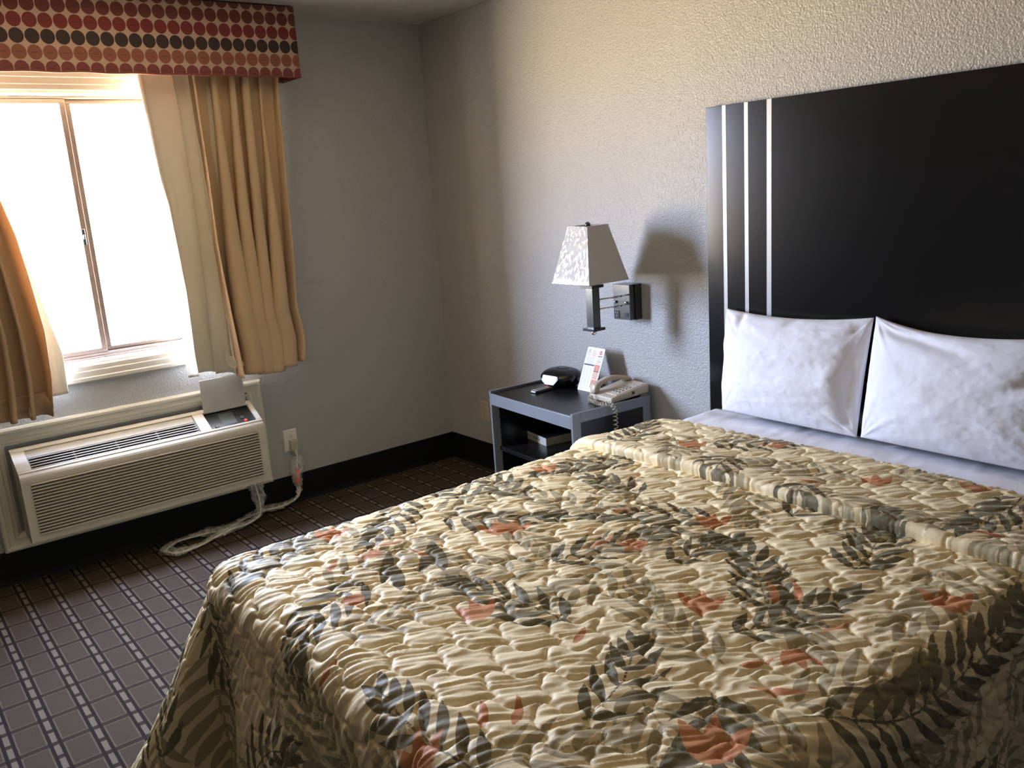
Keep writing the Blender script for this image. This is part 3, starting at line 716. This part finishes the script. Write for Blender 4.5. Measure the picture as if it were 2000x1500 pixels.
QX0, QX1, QY0, QY1 = BX0+.045, BX1-.045, BY0+.045, -.55
QZ = TZ+.014
D = .67; step = .0042
u = np.arange(QX0-D, QX1+D, step); v = np.arange(QY0-D, -.66, step)
U, V = np.meshgrid(u, v, indexing='ij')
pr = Print(U, V); paint(pr)
P, N = drape_pos(U, V, QX0, QX1, QY0, 9, QZ, .085, .10, seed=1.0, foldamp=.026, nfold=10)
dist = np.maximum(np.maximum(QX0-U, U-QX1), QY0-V)
h = puff(U, V)*(1-.45*smooth(.15, .4, dist))
crown = .012*np.clip(1-((U-2.735)/.75)**2, 0, 1)
P = P+N*h[..., None]; P[..., 2] += crown; P[..., 2] = np.maximum(P[..., 2], .012)
b = MB((2.735, -1.3, .65)); b.grid(P); b.attr = pr.f
q = b.build('bedspread', M_quilt, fix=False, solid=.0)
d = q.modifiers.new('solid', 'SOLIDIFY'); d.thickness = .006; d.offset = -1
tag(q, 'cream quilted bedspread printed with olive palm fronds and rust flowers', 'bedspread')
# folded-back band at the head end, part of the same bedspread
u = np.arange(QX0-.30, QX1+.36, step)
path = []
LIP = .013
s_top = np.arange(-.365, -.772, -step); 
for y in s_top: path.append((y, .016, 1, 0))
for a in np.linspace(0, math.pi, 12): path.append((-.772-LIP*math.sin(a), .016-LIP+LIP*math.cos(a), math.cos(a), math.sin(a)))
for y in np.arange(-.772+step, -.70, step*2): path.append((y, .016-2*LIP, -1, 0))
path = np.array(path); sv = np.concatenate([[0], np.cumsum(np.hypot(np.diff(path[:, 0]), np.diff(path[:, 1])))])
U, S_ = np.meshgrid(u, sv, indexing='ij'); I = np.broadcast_to(np.arange(len(sv))[None], U.shape)
Vy = path[I, 0]
pr2 = Print(U, Vy); RNG = np.random.RandomState(3); paint(pr2)
lipw = smooth(-.60, -.76, Vy)
Vy2 = Vy+(.012*vnoise(U*3.1, U*0, 90)+.006*vnoise(U*11, U*0, 91)-.010)*lipw+.007*vnoise(U*9, U*0, 92)*(1-smooth(-.37, -.40, Vy))
off = path[I, 1]
P, N = drape_pos(U, Vy2, QX0, QX1, -9, 9, QZ, .085, .10, seed=1.0, foldamp=.0)
h = puff(U+.3, Vy-.03)*(1-.25*lipw)
P = P+N*off[..., None]+N*(h*path[I, 2]*(1-.2*lipw))[..., None]+.9*np.stack([0*h, -h*path[I, 3]*.5, 0*h], -1)
P[..., 2] += .012*np.clip(1-((U-2.735)/.75)**2, 0, 1)
P[..., 2] += .020*smooth(-.60, -.76, Vy)*(path[I, 2] > -.5)*(1+.6*vnoise(U*6, U*0, 95))-.006*smooth(-.42, -.37, Vy)
b = MB((2.735, -1.3, .65)); b.grid(P); b.attr = pr2.f
q2o = b.build('folded_top_band', M_quilt, q, fix=False)
d = q2o.modifiers.new('solid', 'SOLIDIFY'); d.thickness = .004; d.offset = 0

# ------------------------------------------------------------------ pillows
def pillow(name, label, bl, br, tl, tr, T, sag, seed, fold_dir, extra=None, pull=.004):
    n = 170; m = 130
    s = np.linspace(0, 1, n)[:, None]; t = np.linspace(0, 1, m)[None, :]
    S, Tt = np.broadcast_to(s, (n, m)), np.broadcast_to(t, (n, m))
    bl, br, tl, tr = map(np.array, (bl, br, tl, tr))
    base = ((1-S)*(1-Tt))[..., None]*bl+(S*(1-Tt))[..., None]*br+((1-S)*Tt)[..., None]*tl+(S*Tt)[..., None]*tr
    ex, ey = br-bl, tl-bl; nrm = np.cross(ex, ey); nrm /= np.linalg.norm(nrm)
    if nrm[1] > 0: nrm = -nrm
    ux, uy = ex/np.linalg.norm(ex), ey/np.linalg.norm(ey)
    a, c = 2*S-1, 2*Tt-1
    # edges pull in between the pointed corners
    base = base-(np.sign(c)*np.abs(c)**5*sag*(1-a**2)*(c > 0))[..., None]*uy-(a**5*pull*(1-c**2))[..., None]*ux
    prof = (np.clip(1-np.abs(a)**2.6, 0, 1)*np.clip(1-np.abs(c)**2.8, 0, 1))**.55
    prof = prof*(1+.10*(1-Tt))
    # wrinkles: radiating from the corners + crossing creases
    w = np.zeros_like(S)
    for cx, cy in ((0, 1), (1, 1), (1, 0), (0, 0)):
        th = np.arctan2((Tt-cy)*.8, S-cx); rr = np.hypot(S-cx, (Tt-cy)*.8)
        w += .009*vnoise(th*6.5+seed*3+cx*5+cy*11, rr*1.5, seed+20)*np.exp(-rr/.30)*smooth(0, .06, rr)
    ca, sa = math.cos(fold_dir), math.sin(fold_dir); A = S*ca+Tt*sa; B = -S*sa+Tt*ca
    w += .010*vnoise(A*1.6+5, B*8+1.2*vnoise(S*3, Tt*3, seed+3), seed+30)*smooth(.0, .3, prof)
    w += -.007*np.abs(vnoise(A*2.2+2, B*13, seed+31))*smooth(.3, .9, S)+.0028*fbm(S*16, Tt*16, seed+33, 3)
    if extra is not None: w += extra(S, Tt)
    w *= smooth(0, .35, prof)
    G = base+(prof*T+w)[..., None]*nrm
    Bk = base-(prof*T*.55)[..., None]*nrm
    b = MB(tuple((bl+br)/2))
    b.grid(G); b.grid(Bk, flip=True)
    # seam: join front and back
    idx = [(i, 0) for i in range(n)]+[(n-1, j) for j in range(m)]+[(i, m-1) for i in range(n-1, -1, -1)]+[(0, j) for j in range(m-1, -1, -1)]
    o_ = b.build(name, M_pillow, fix=False)
    bm = bmesh.new(); bm.from_mesh(o_.data); bmesh.ops.remove_doubles(bm, verts=bm.verts, dist=.0004); bmesh.ops.recalc_face_normals(bm, faces=bm.faces); bm.to_mesh(o_.data); bm.free()
    return tag(o_, label, 'pillow', 'white pillows leaning on the headboard')
pillow('pillow', 'left white pillow leaning upright against the striped end of the headboard', (2.135, -.165, .672), (2.690, -.165, .668), (2.075, -.055, 1.045), (2.678, -.055, 1.055), .085, .022, 4, .22,
       extra=lambda S, T: -.016*np.exp(-((S-.16)/.03)**2-((T-.9)/.09)**2)-.012*np.exp(-((S-.52-.25*(T-.9))/.05)**2-((T-.92)/.07)**2)+.012*np.exp(-((S-.84)/.06)**2-((T-.42)/.12)**2)-.012*np.exp(-((S-.94)/.04)**2-((T-.45)/.4)**2))
pillow('pillow', 'right white pillow with a sagging top edge cut off by the frame', (2.705, -.168, .672), (3.285, -.168, .668), (2.685, -.055, 1.060), (3.330, -.055, 1.065), .092, .048, 9, -.55,
       extra=lambda S, T: -.018*np.exp(-((T-.93+.35*(S-.0))/.045)**2-((S-.28)/.22)**2)-.014*np.exp(-((T-.6-.8*(S-.85))/.06)**2-((S-.85)/.10)**2)+.006*np.exp(-((S-.42)/.2)**2-((T-.45)/.3)**2))

# ------------------------------------------------------------------ wall lamp
LX, LY = 1.535, -.25
lp = thing('wall_lamp', 'swing-arm wall lamp with square white shade beside the headboard', 'lamp', (1.525, 0, 1.03)); o = (1.525, 0, 1.03)
b = MB(o); b.box((1.478, -.040, .958), (1.580, -.001, 1.113)); b.build('wall_box', M_chrome, lp, bevel=.0015)
b = MB(o); b.box((1.475, -.070, .960), (1.574, -.0405, 1.113)); fp = b.build('face_plate', M_chrome, lp, bevel=.0015)
b = MB(o)
b.box((1.481, -.0725, .966), (1.509, -.0700, 1.000)); b.build('power_socket', M_blk, fp)
b = MB(o); b.box((1.5445, -.0725, .972), (1.562, -.0700, .992)); b.build('phone_jack', M_blk, fp)
b = MB(o)
for x, z in ((1.4875, .989), (1.5005, .989)): b.box((x-.001, -.0732, z-.004), (x+.001, -.0724, z+.004))
b.box((1.492, -.0732, .973), (1.496, -.0724, .977)); b.build('socket_slots', M_grilleg, fp)
for x in (1.490, 1.556):
    k = MB(o); k.lathe([(.0055, 0), (.0065, -.004), (.006, -.009), (.003, -.011)], (x, -.0702, 1.036), 14, axis='y'); k.build('knob', M_bright, lp)
for z in (1.069, 1.029):
    k = MB(o); k.tube([(1.571, -.0700, z+.003), (1.567, -.12, z+.0025)], .0036, 8); k.tube([(1.567, -.114, z+.0025), (1.567, -.135, z+.002)], .0052, 8); k.tube([(1.567, -.13, z+.002), (1.549, -.232, z)], .0036, 8); k.build('arm', M_bright, lp)
b = MB(o); b.box((LX-.0205, LY-.0205, .953), (LX+.0205, LY+.0205, 1.122)); b.build('post', M_chrome, lp, bevel=.001)
for z0_, z1_ in ((.941, .953), (1.122, 1.134)):
    b = MB(o); b.box((LX-.034, LY-.034, z0_), (LX+.034, LY+.034, z1_)); b.build('collar', M_blk, lp, bevel=.001)
b = MB(o); b.lathe([(.004, .012), (.009, .009), (.0115, 0), (.009, -.008), (.003, -.0115)], (LX, LY, .931), 16); b.build('bottom_finial', M_bright, lp)
b = MB(o); b.lathe([(.009, 0), (.009, .05), (.017, .055), (.017, .10), (.006, .10), (.004, .235), (.010, .238), (.013, .248), (.009, .257), (.002, .261)], (LX-.01, LY, 1.134), 16); b.build('socket_and_finial', M_chrome, lp)
SXC = 1.525
def shade_ring(hw, z): return [(SXC-hw, LY-hw, z), (SXC+hw, LY-hw, z), (SXC+hw, LY+hw, z), (SXC-hw, LY+hw, z)]
b = MB(o); b.rings([shade_ring(.1125, 1.149), shade_ring(.0585, 1.379)], close_ends=False); shd = b.build('lamp_shade', M_shade, lp, solid=.0025)
for hw, z in ((.1138, 1.149), (.0595, 1.379)):
    b = MB(o); r_ = shade_ring(hw, z); b.tube([r_[0], r_[1], r_[2], r_[3], r_[0]], .0018, 6); b.build('shade_trim', M_shade, shd)
b = MB(o); n_ = 26
def fpnt(a, t, bulge):
    hw = .1125+(.0585-.1125)*t+bulge; return hw
Gd = np.zeros((n_, n_, 3)); rr = np.random.RandomState(5)
for i in range(n_):
    for j in range(n_):
        s_, t_ = i/(n_-1), j/(n_-1); hw = .1125+(.0585-.1125)*t_
        edge = min(1, 8*min(s_, 1-s_, t_, 1-t_)); bl_ = .0022+edge*(.0022+.0026*math.sin(i*1.7+j*.5)*math.sin(j*.8-i*.4)+.0018*rr.rand())
        Gd[i, j] = (SXC-hw+2*hw*s_, LY-hw-bl_, 1.150+.228*t_)
b.grid(Gd, smooth=False); b.build('plastic_wrap', M_wrap, shd, fix=False)
b = MB(o)
for dx, dy in ((1, 1), (-1, -1), (1, -1), (-1, 1)): b.tube([(SXC, LY, 1.368), (SXC+dx*.057, LY+dy*.057, 1.376)], .0012, 5)
b.build('shade_spider', M_chrome, shd)

# ------------------------------------------------------------------ nightstand
NA = -.0777
ns = thing('nightstand', 'black nightstand with grey metal frame and open shelf left of the bed', 'nightstand', (.994, -.431, 0), NA)
W_, D_, Z_ = .634, .428, .635
b = MB(); b.box((.014, .004, Z_-.030), (W_-.014, D_-.002, Z_-.010)); b.build('top_panel', M_lam, ns, bevel=.001)
for x in (0, W_-.013):
    f = MB(); t_ = .013; bw = .042
    # inverted U side frame, front post, rear post, top rail, foot rail
    f.box((x, 0, 0), (x+t_, bw, Z_)); f.box((x, D_-bw, 0), (x+t_, D_, Z_)); f.box((x, bw, Z_-bw), (x+t_, D_-bw, Z_)); f.box((x, bw, .02), (x+t_, D_-bw, .02+.03))
    f.build('side_frame', M_frameg, ns, bevel=.0012)
    p_ = MB(); xx = x+.004; p_.box((xx, bw+.0005, .051), (xx+.006, D_-bw-.0005, Z_-bw-.0005)); p_.build('side_panel', M_lam, ns)
b = MB(); b.box((.0135, .0, Z_-.066), (W_-.0135, .012, Z_-.012)); b.build('front_rail', M_frameg, ns, bevel=.001)
b = MB(); b.box((.0135, D_-.012, .05), (W_-.0135, D_-.002, Z_-.031)); b.build('back_panel', M_lam, ns)
b = MB(); b.box((.0135, .030, .341), (W_-.0135, D_-.013, .361)); b.build('shelf', M_lam, ns, bevel=.001)
b = MB(); b.box((.0135, .030, .055), (W_-.0135, D_-.013, .072)); b.build('shelf', M_lam, ns, bevel=.001)
NSZ = Z_-.0096

# book on the shelf
M_spine = mat('white_spine', (.46, .45, .43, 1), .5)
bk = thing('book', 'thick paperback book with pale spine on the nightstand shelf', 'book', (1.19, -.265, .361), -.16)
L_, W2, H_ = .235, .17, .040
b = MB(); b.box((-.232, .003, .002), (-.003, W2-.004, H_-.002)); b.build('pages', M_paper, bk, bevel=.0008)
b = MB(); b.box((-L_, 0, 0), (0, W2, .0018)); b.box((-L_, 0, H_-.0018), (0, W2, H_), 1); b.box((-L_, 0, .0018), (0, .0022, H_-.0018))
for x0_, x1_ in ((-.20, -.17), (-.165, -.15), (-.12, -.085), (-.08, -.055)): b.box((x0_, -.0006, .014), (x1_, 0, .024), 2)
b.build('cover', [M_spine, M_blk, M_ink], bk)

# clock radio
CKX, CKY = 1.170, -.135
ck = thing('clock_radio', 'black oval clock radio with bright reflecting display on nightstand', 'clock radio', (CKX, CKY, NSZ), .14)
b = MB(); n_ = 28; Rg = []
def ck_ring(z, sx, sy, sh=0):
    P_ = []
    for i in range(n_):
        a = 2*math.pi*i/n_; cx, cy = math.cos(a), math.sin(a)
        P_.append((sx*np.sign(cx)*abs(cx)**.75, sh+sy*np.sign(cy)*abs(cy)**.8, z))
    return P_
for z, sx, sy, sh in ((.000, .060, .045, .010), (.004, .072, .055, .008), (.022, .090, .068, .004), (.042, .099, .074, .0), (.055, .100, .072, .003), (.068, .092, .062, .010), (.078, .074, .048, .016), (.084, .045, .030, .020), (.085, .01, .008, .02)):
    Rg.append(ck_ring(z, sx, sy, sh))
b.rings(Rg, smooth=True); body = b.build('case', mat('gloss_black_plastic', (.006, .006, .007, 1), .22), ck)
tl = math.radians(25)
Mx = Matrix.Translation((-.004, -.0770, .043)) @ Matrix.Rotation(-tl, 4, 'X')
b = MB(); hexp = [(-.044, -.004), (-.042, .019), (.036, .017), (.043, .004), (.026, -.019), (-.020, -.019)]
b.prism([(x*1.12, z*1.18) for x, z in hexp], lambda p, q, h: tuple(Mx @ Vector((p, h, q))), .006, .001); b.build('display_bezel', M_blk, ck)
b = MB(); b.prism(hexp, lambda p, q, h: tuple(Mx @ Vector((p, h, q))), .001, -.0012); dsp = b.build('display', M_screen, ck)
b = MB()
for x in (-.040, -.031, -.020, -.012): b.box((x, -.0022, -.004), (x+.002, -.0013, .010), M=Mx)
b.box((-.026, -.0022, .003), (-.024, -.0013, .005), M=Mx); b.build('digits', M_digit, dsp)
b = MB(); b.rings([[(.060*math.cos(a)*.55, .018+.024*math.sin(a), .0835+h) for a in np.linspace(0, 6.283, 20, endpoint=False)] for h in (-.003, .0035)], smooth=False); b.build('snooze_button', M_lam, ck, bevel=.001)
b = MB(); b.lathe([(.010, 0), (.010, .006), (.007, .008)], (.096, .012, .040), 14, axis='x'); b.build('side_dial', M_frameg, ck)

# remote control
rm = thing('remote_control', 'slim remote control lying on the nightstand in front of the clock', 'remote control', (1.176, -.262, NSZ), .03)
b = MB(); b.box((-.021, -.052, 0), (.021, .052, .012)); b.build('case', M_blk, rm, bevel=.004)
b = MB(); b.box((-.0175, -.046, .012), (.0175, .048, .0132)); b.build('face', mat('remote_grey', (.38, .36, .33, 1), .4), rm, bevel=.0006)
b = MB()
for i in range(5):
    for j in range(3): b.box((-.011+j*.009, -.034+i*.013, .0132), (-.006+j*.009, -.028+i*.013, .0145))
b.build('buttons', M_grnk, rm)
b = MB(); b.box((-.012, .036, .0132), (.012, .044, .0146)); b.build('red_button_strip', M_red, rm); 
b = MB(); b.box((-.014, -.0525, .004), (.014, -.0515, .010)); b.build('end_cap', M_white, rm)

# menu card leaning on the wall side behind the phone
mc = thing('menu_card', 'white printed menu card with red logo leaning behind the telephone', 'card', (1.345, -.142, NSZ), -.03)
tilt = math.radians(-23); Mc = Matrix.Rotation(tilt, 4, 'X')
cw, chh = .058, .205
b = MB(); b.prism([(-cw, .004), (-cw+.004, 0), (cw-.004, 0), (cw, .004), (cw, chh-.004), (cw-.004, chh), (-cw+.004, chh), (-cw, chh-.004)], lambda p, q, h: tuple(Mc @ Vector((p, h, q))), .0012, 0)
def pt(x0_, x1_, z0_, z1_, mi): b.box((x0_, -.0003, z0_), (x1_, 0, z1_), mi, Mc)
# print: logo, text columns, black heading bar, food pictures
b.prism([(-.043, .186), (-.033, .186), (-.034, .192), (-.038, .195), (-.042, .192)], lambda p, q, h: tuple(Mc @ Vector((p, h, q))), 0, -.0003, 1)
pt(-.050, -.026, .180, .183, 1)
for i in range(3): pt(-.049, -.028, .172-i*.004, .1738-i*.004, 2)
for i in range(4): pt(-.018, .010-(i % 2)*.004, .188-i*.006, .190-i*.006, 1 if i < 3 else 3)
pt(-.016, .008, .166, .168, 3)
for i in range(6): pt(-.048+.004*(i % 2), .006-.003*(i % 3), .156-i*.0055, .1582-i*.0055, 2)
b.prism([(.036+.0095*math.cos(a), .184+.0095*math.sin(a)) for a in np.linspace(0, 6.283, 18, endpoint=False)], lambda p, q, h: tuple(Mc @ Vector((p, h, q))), 0, -.0003, 3)
b.prism([(.036+.004*math.cos(a), .184+.0025*math.sin(a)) for a in np.linspace(0, 6.283, 8, endpoint=False)], lambda p, q, h: tuple(Mc @ Vector((p, h, q))), -.0003, -.0005, 0)
pt(.022, .051, .165, .169, 4); 
for i in range(3): pt(.024, .050, .157-i*.008, .160-i*.008, (2, 2, 3)[i])
pt(.022, .050, .134, .136, 1)
pt(-.055, .014, .119, .126, 4)
for cidx in range(3):
    for i in range(20): pt(-.050+cidx*.021, -.050+cidx*.021+.010+.005*((i*7+cidx) % 3)/2, .110-i*.0047, .1122-i*.0047, 2)
pt(-.052, .012, .011, .0125, 2)
pt(.017, .052, .098, .128, 5); pt(.017, .052, .094, .098, 4); pt(.017, .052, .060, .093, 6); pt(.017, .052, .020, .058, 5)
b.build('card_sheet', [M_card, M_ink, mat('card_text_grey', (.42, .44, .50, 1), .5), M_inkr, M_inkk, M_food, M_food2], mc)

# telephone
ph = thing('telephone', 'beige corded desk telephone with handset on the nightstand', 'telephone', (1.545, -.128, NSZ), NA-.04)
hwx, hl = .080, .103
def wedge(b, x0_, x1_, ya, yb, z0a, z0b, za, zb): b.hexa([(x0_, ya, z0a), (x1_, ya, z0a), (x1_, yb, z0b), (x0_, yb, z0b)], [(x0_, ya, za), (x1_, ya, za), (x1_, yb, zb), (x0_, yb, zb)])
b = MB(); wedge(b, -hwx, hwx, -hl, hl, 0, .018, .026, .058); b.build('base', M_phone, ph, bevel=.006, seg=3)
b = MB(); wedge(b, -hwx+.006, hwx-.006, .060, hl-.004, 0, 0, .012, .0170); b.build('foot', M_phoned, ph, bevel=.002)
def topz(y): return .026+(y+hl)/(2*hl)*.032
def topbox(b, x0_, x1_, ya, yb, h, mi=0): wedge(b, x0_, x1_, ya, yb, topz(ya)-.001, topz(yb)-.001, topz(ya)+h, topz(yb)+h)
b = MB(); topbox(b, -.010, .070, -.070, .085, .0022); b.build('faceplate', mat('phone_face', (.56, .50, .42, 1), .4), ph, bevel=.0015)
b = MB()
for i in range(4):
    for j in range(3): topbox(b, .006+j*.019, .018+j*.019, -.046+i*.020, -.035+i*.020, .0055)
b.build('keypad', M_phoned, ph, bevel=.0012)
b = MB()
for j in range(3): topbox(b, .004+j*.021, .019+j*.021, .048, .056, .0045)
b.build('memory_keys', M_phone, ph, bevel=.001)
b = MB(); b.box((hwx-.0003, -.012+.02, .024), (hwx+.0012, .002+.02, .036)); b.build('side_jack', M_dark, ph)
# handset: two ends joined by an arched grip
b = MB(); Rg = []
yy = np.linspace(-.112, .104, 40)
for y in yy:
    q_ = (y+.004)/.108; arch = .060+.030*(1-q_**2)
    e = smooth(.55, .80, abs(q_)); e = float(e)
    bot = arch-.020-.012*e-.010*e; top = arch+.004*e
    bot = max(bot, topz(max(min(y, hl), -hl))+.002) if e > .5 else bot
    wd = .0155+.0065*e; endc = math.sqrt(max(0., 1-max(0., abs(q_)-.90)**2/.0121)) if abs(q_) > .9 else 1
    wd *= max(.5, endc); top_ = bot+(top-bot)*max(.55, endc)
    mid = (bot+top_)/2; hh = (top_-bot)/2; Rg.append([(-.047+wd*np.sign(math.cos(a))*abs(math.cos(a))**.6, y, mid+hh*np.sign(math.sin(a))*abs(math.sin(a))**.6) for a in np.linspace(0, 6.283, 18, endpoint=False)])
b.rings(Rg, smooth=True); b.build('handset', mat('handset_beige', (.50, .42, .33, 1), .36), ph)
# coiled cord in world space, converted into the phone's frame
cinv = ph.matrix_basis.inverted() if False else (Matrix.Translation(ph.location) @ Matrix.Rotation(NA-.04, 4, 'Z')).inverted()
path_w = [(1.492, -.240, NSZ+.026), (1.500, -.262, NSZ+.012), (1.53, -.272, NSZ+.0105), (1.565, -.285, NSZ+.0105), (1.60, -.290, NSZ+.0105), (1.63, -.292, NSZ+.017), (1.654, -.286, NSZ+.018), (1.668, -.28, NSZ-.005), (1.670, -.278, NSZ-.05), (1.671, -.278, NSZ-.12), (1.672, -.276, NSZ-.22), (1.668, -.27, NSZ-.30)]
cl_ = spline(path_w, 900); T_ = np.gradient(cl_, axis=0); T_ /= np.linalg.norm(T_, axis=1)[:, None]
A_ = np.cross(T_, [.3, .9, .2]); A_ /= np.linalg.norm(A_, axis=1)[:, None]; B_ = np.cross(T_, A_)
al = np.concatenate([[0], np.cumsum(np.linalg.norm(np.diff(cl_, axis=0), axis=1))]); phs = al/.0140*2*math.pi*(1-.15*smooth(.2, .45, al))
hel = cl_+.0088*(np.cos(phs)[:, None]*A_+np.sin(phs)[:, None]*B_)
hel = np.array([tuple(cinv @ Vector(p)) for p in hel])
b = MB(); b.tube(hel, .0018, 5); b.build('coiled_cord', mat('cord_beige', (.52, .48, .36, 1), .45), ph)

# ------------------------------------------------------------------ light: daylight through the window
wld = bpy.data.worlds.new('daylight'); SC.world = wld; wld.use_nodes = True
t = NT(wld.node_tree); bg = wld.node_tree.nodes['Background']
tc = t.n('ShaderNodeTexCoord'); sp = t.n('ShaderNodeSeparateXYZ'); t.l(tc.outputs['Generated'], sp.inputs[0])
cr_ = t.n('ShaderNodeValToRGB'); e = cr_.color_ramp.elements
t.l(t.m('MULTIPLY_ADD', sp.outputs[2], .5, .5), cr_.inputs[0])
e[0].position = .0; e[0].color = (.84, .65, .41, 1); e[1].position = 1; e[1].color = (.46, .54, .78, 1)
q = e.new(.46); q.color = (.90, .73, .50, 1); q = e.new(.52); q.color = (.46, .56, .82, 1); q = e.new(.60); q.color = (.60, .72, 1.0, 1); q = e.new(.78); q.color = (.66, .77, 1.0, 1)
bg.inputs['Strength'].default_value = 108.0
t.l(cr_.outputs[0], bg.inputs['Color'])
ld = bpy.data.lights.new('window_portal', 'AREA'); ld.shape = 'RECTANGLE'; ld.size = WY1-WY0; ld.size_y = WZ1-WZ0
ld.cycles.is_portal = True
lo = bpy.data.objects.new('window_portal', ld); COL.objects.link(lo); lo.location = (-.16, (WY0+WY1)/2, (WZ0+WZ1)/2)
lo.rotation_euler = Vector((1, 0, 0)).to_track_quat('-Z', 'Z').to_euler()

vs = SC.view_settings; SC.display_settings.display_device = 'sRGB'
vs.view_transform = 'Standard'; vs.look = 'None'; vs.gamma = 1; vs.exposure = 0.12; vs.use_curve_mapping = False
cy = SC.cycles
cy.use_denoising = True; cy.max_bounces = 10; cy.diffuse_bounces = 6; cy.transparent_max_bounces = 12; cy.sample_clamp_indirect = 12
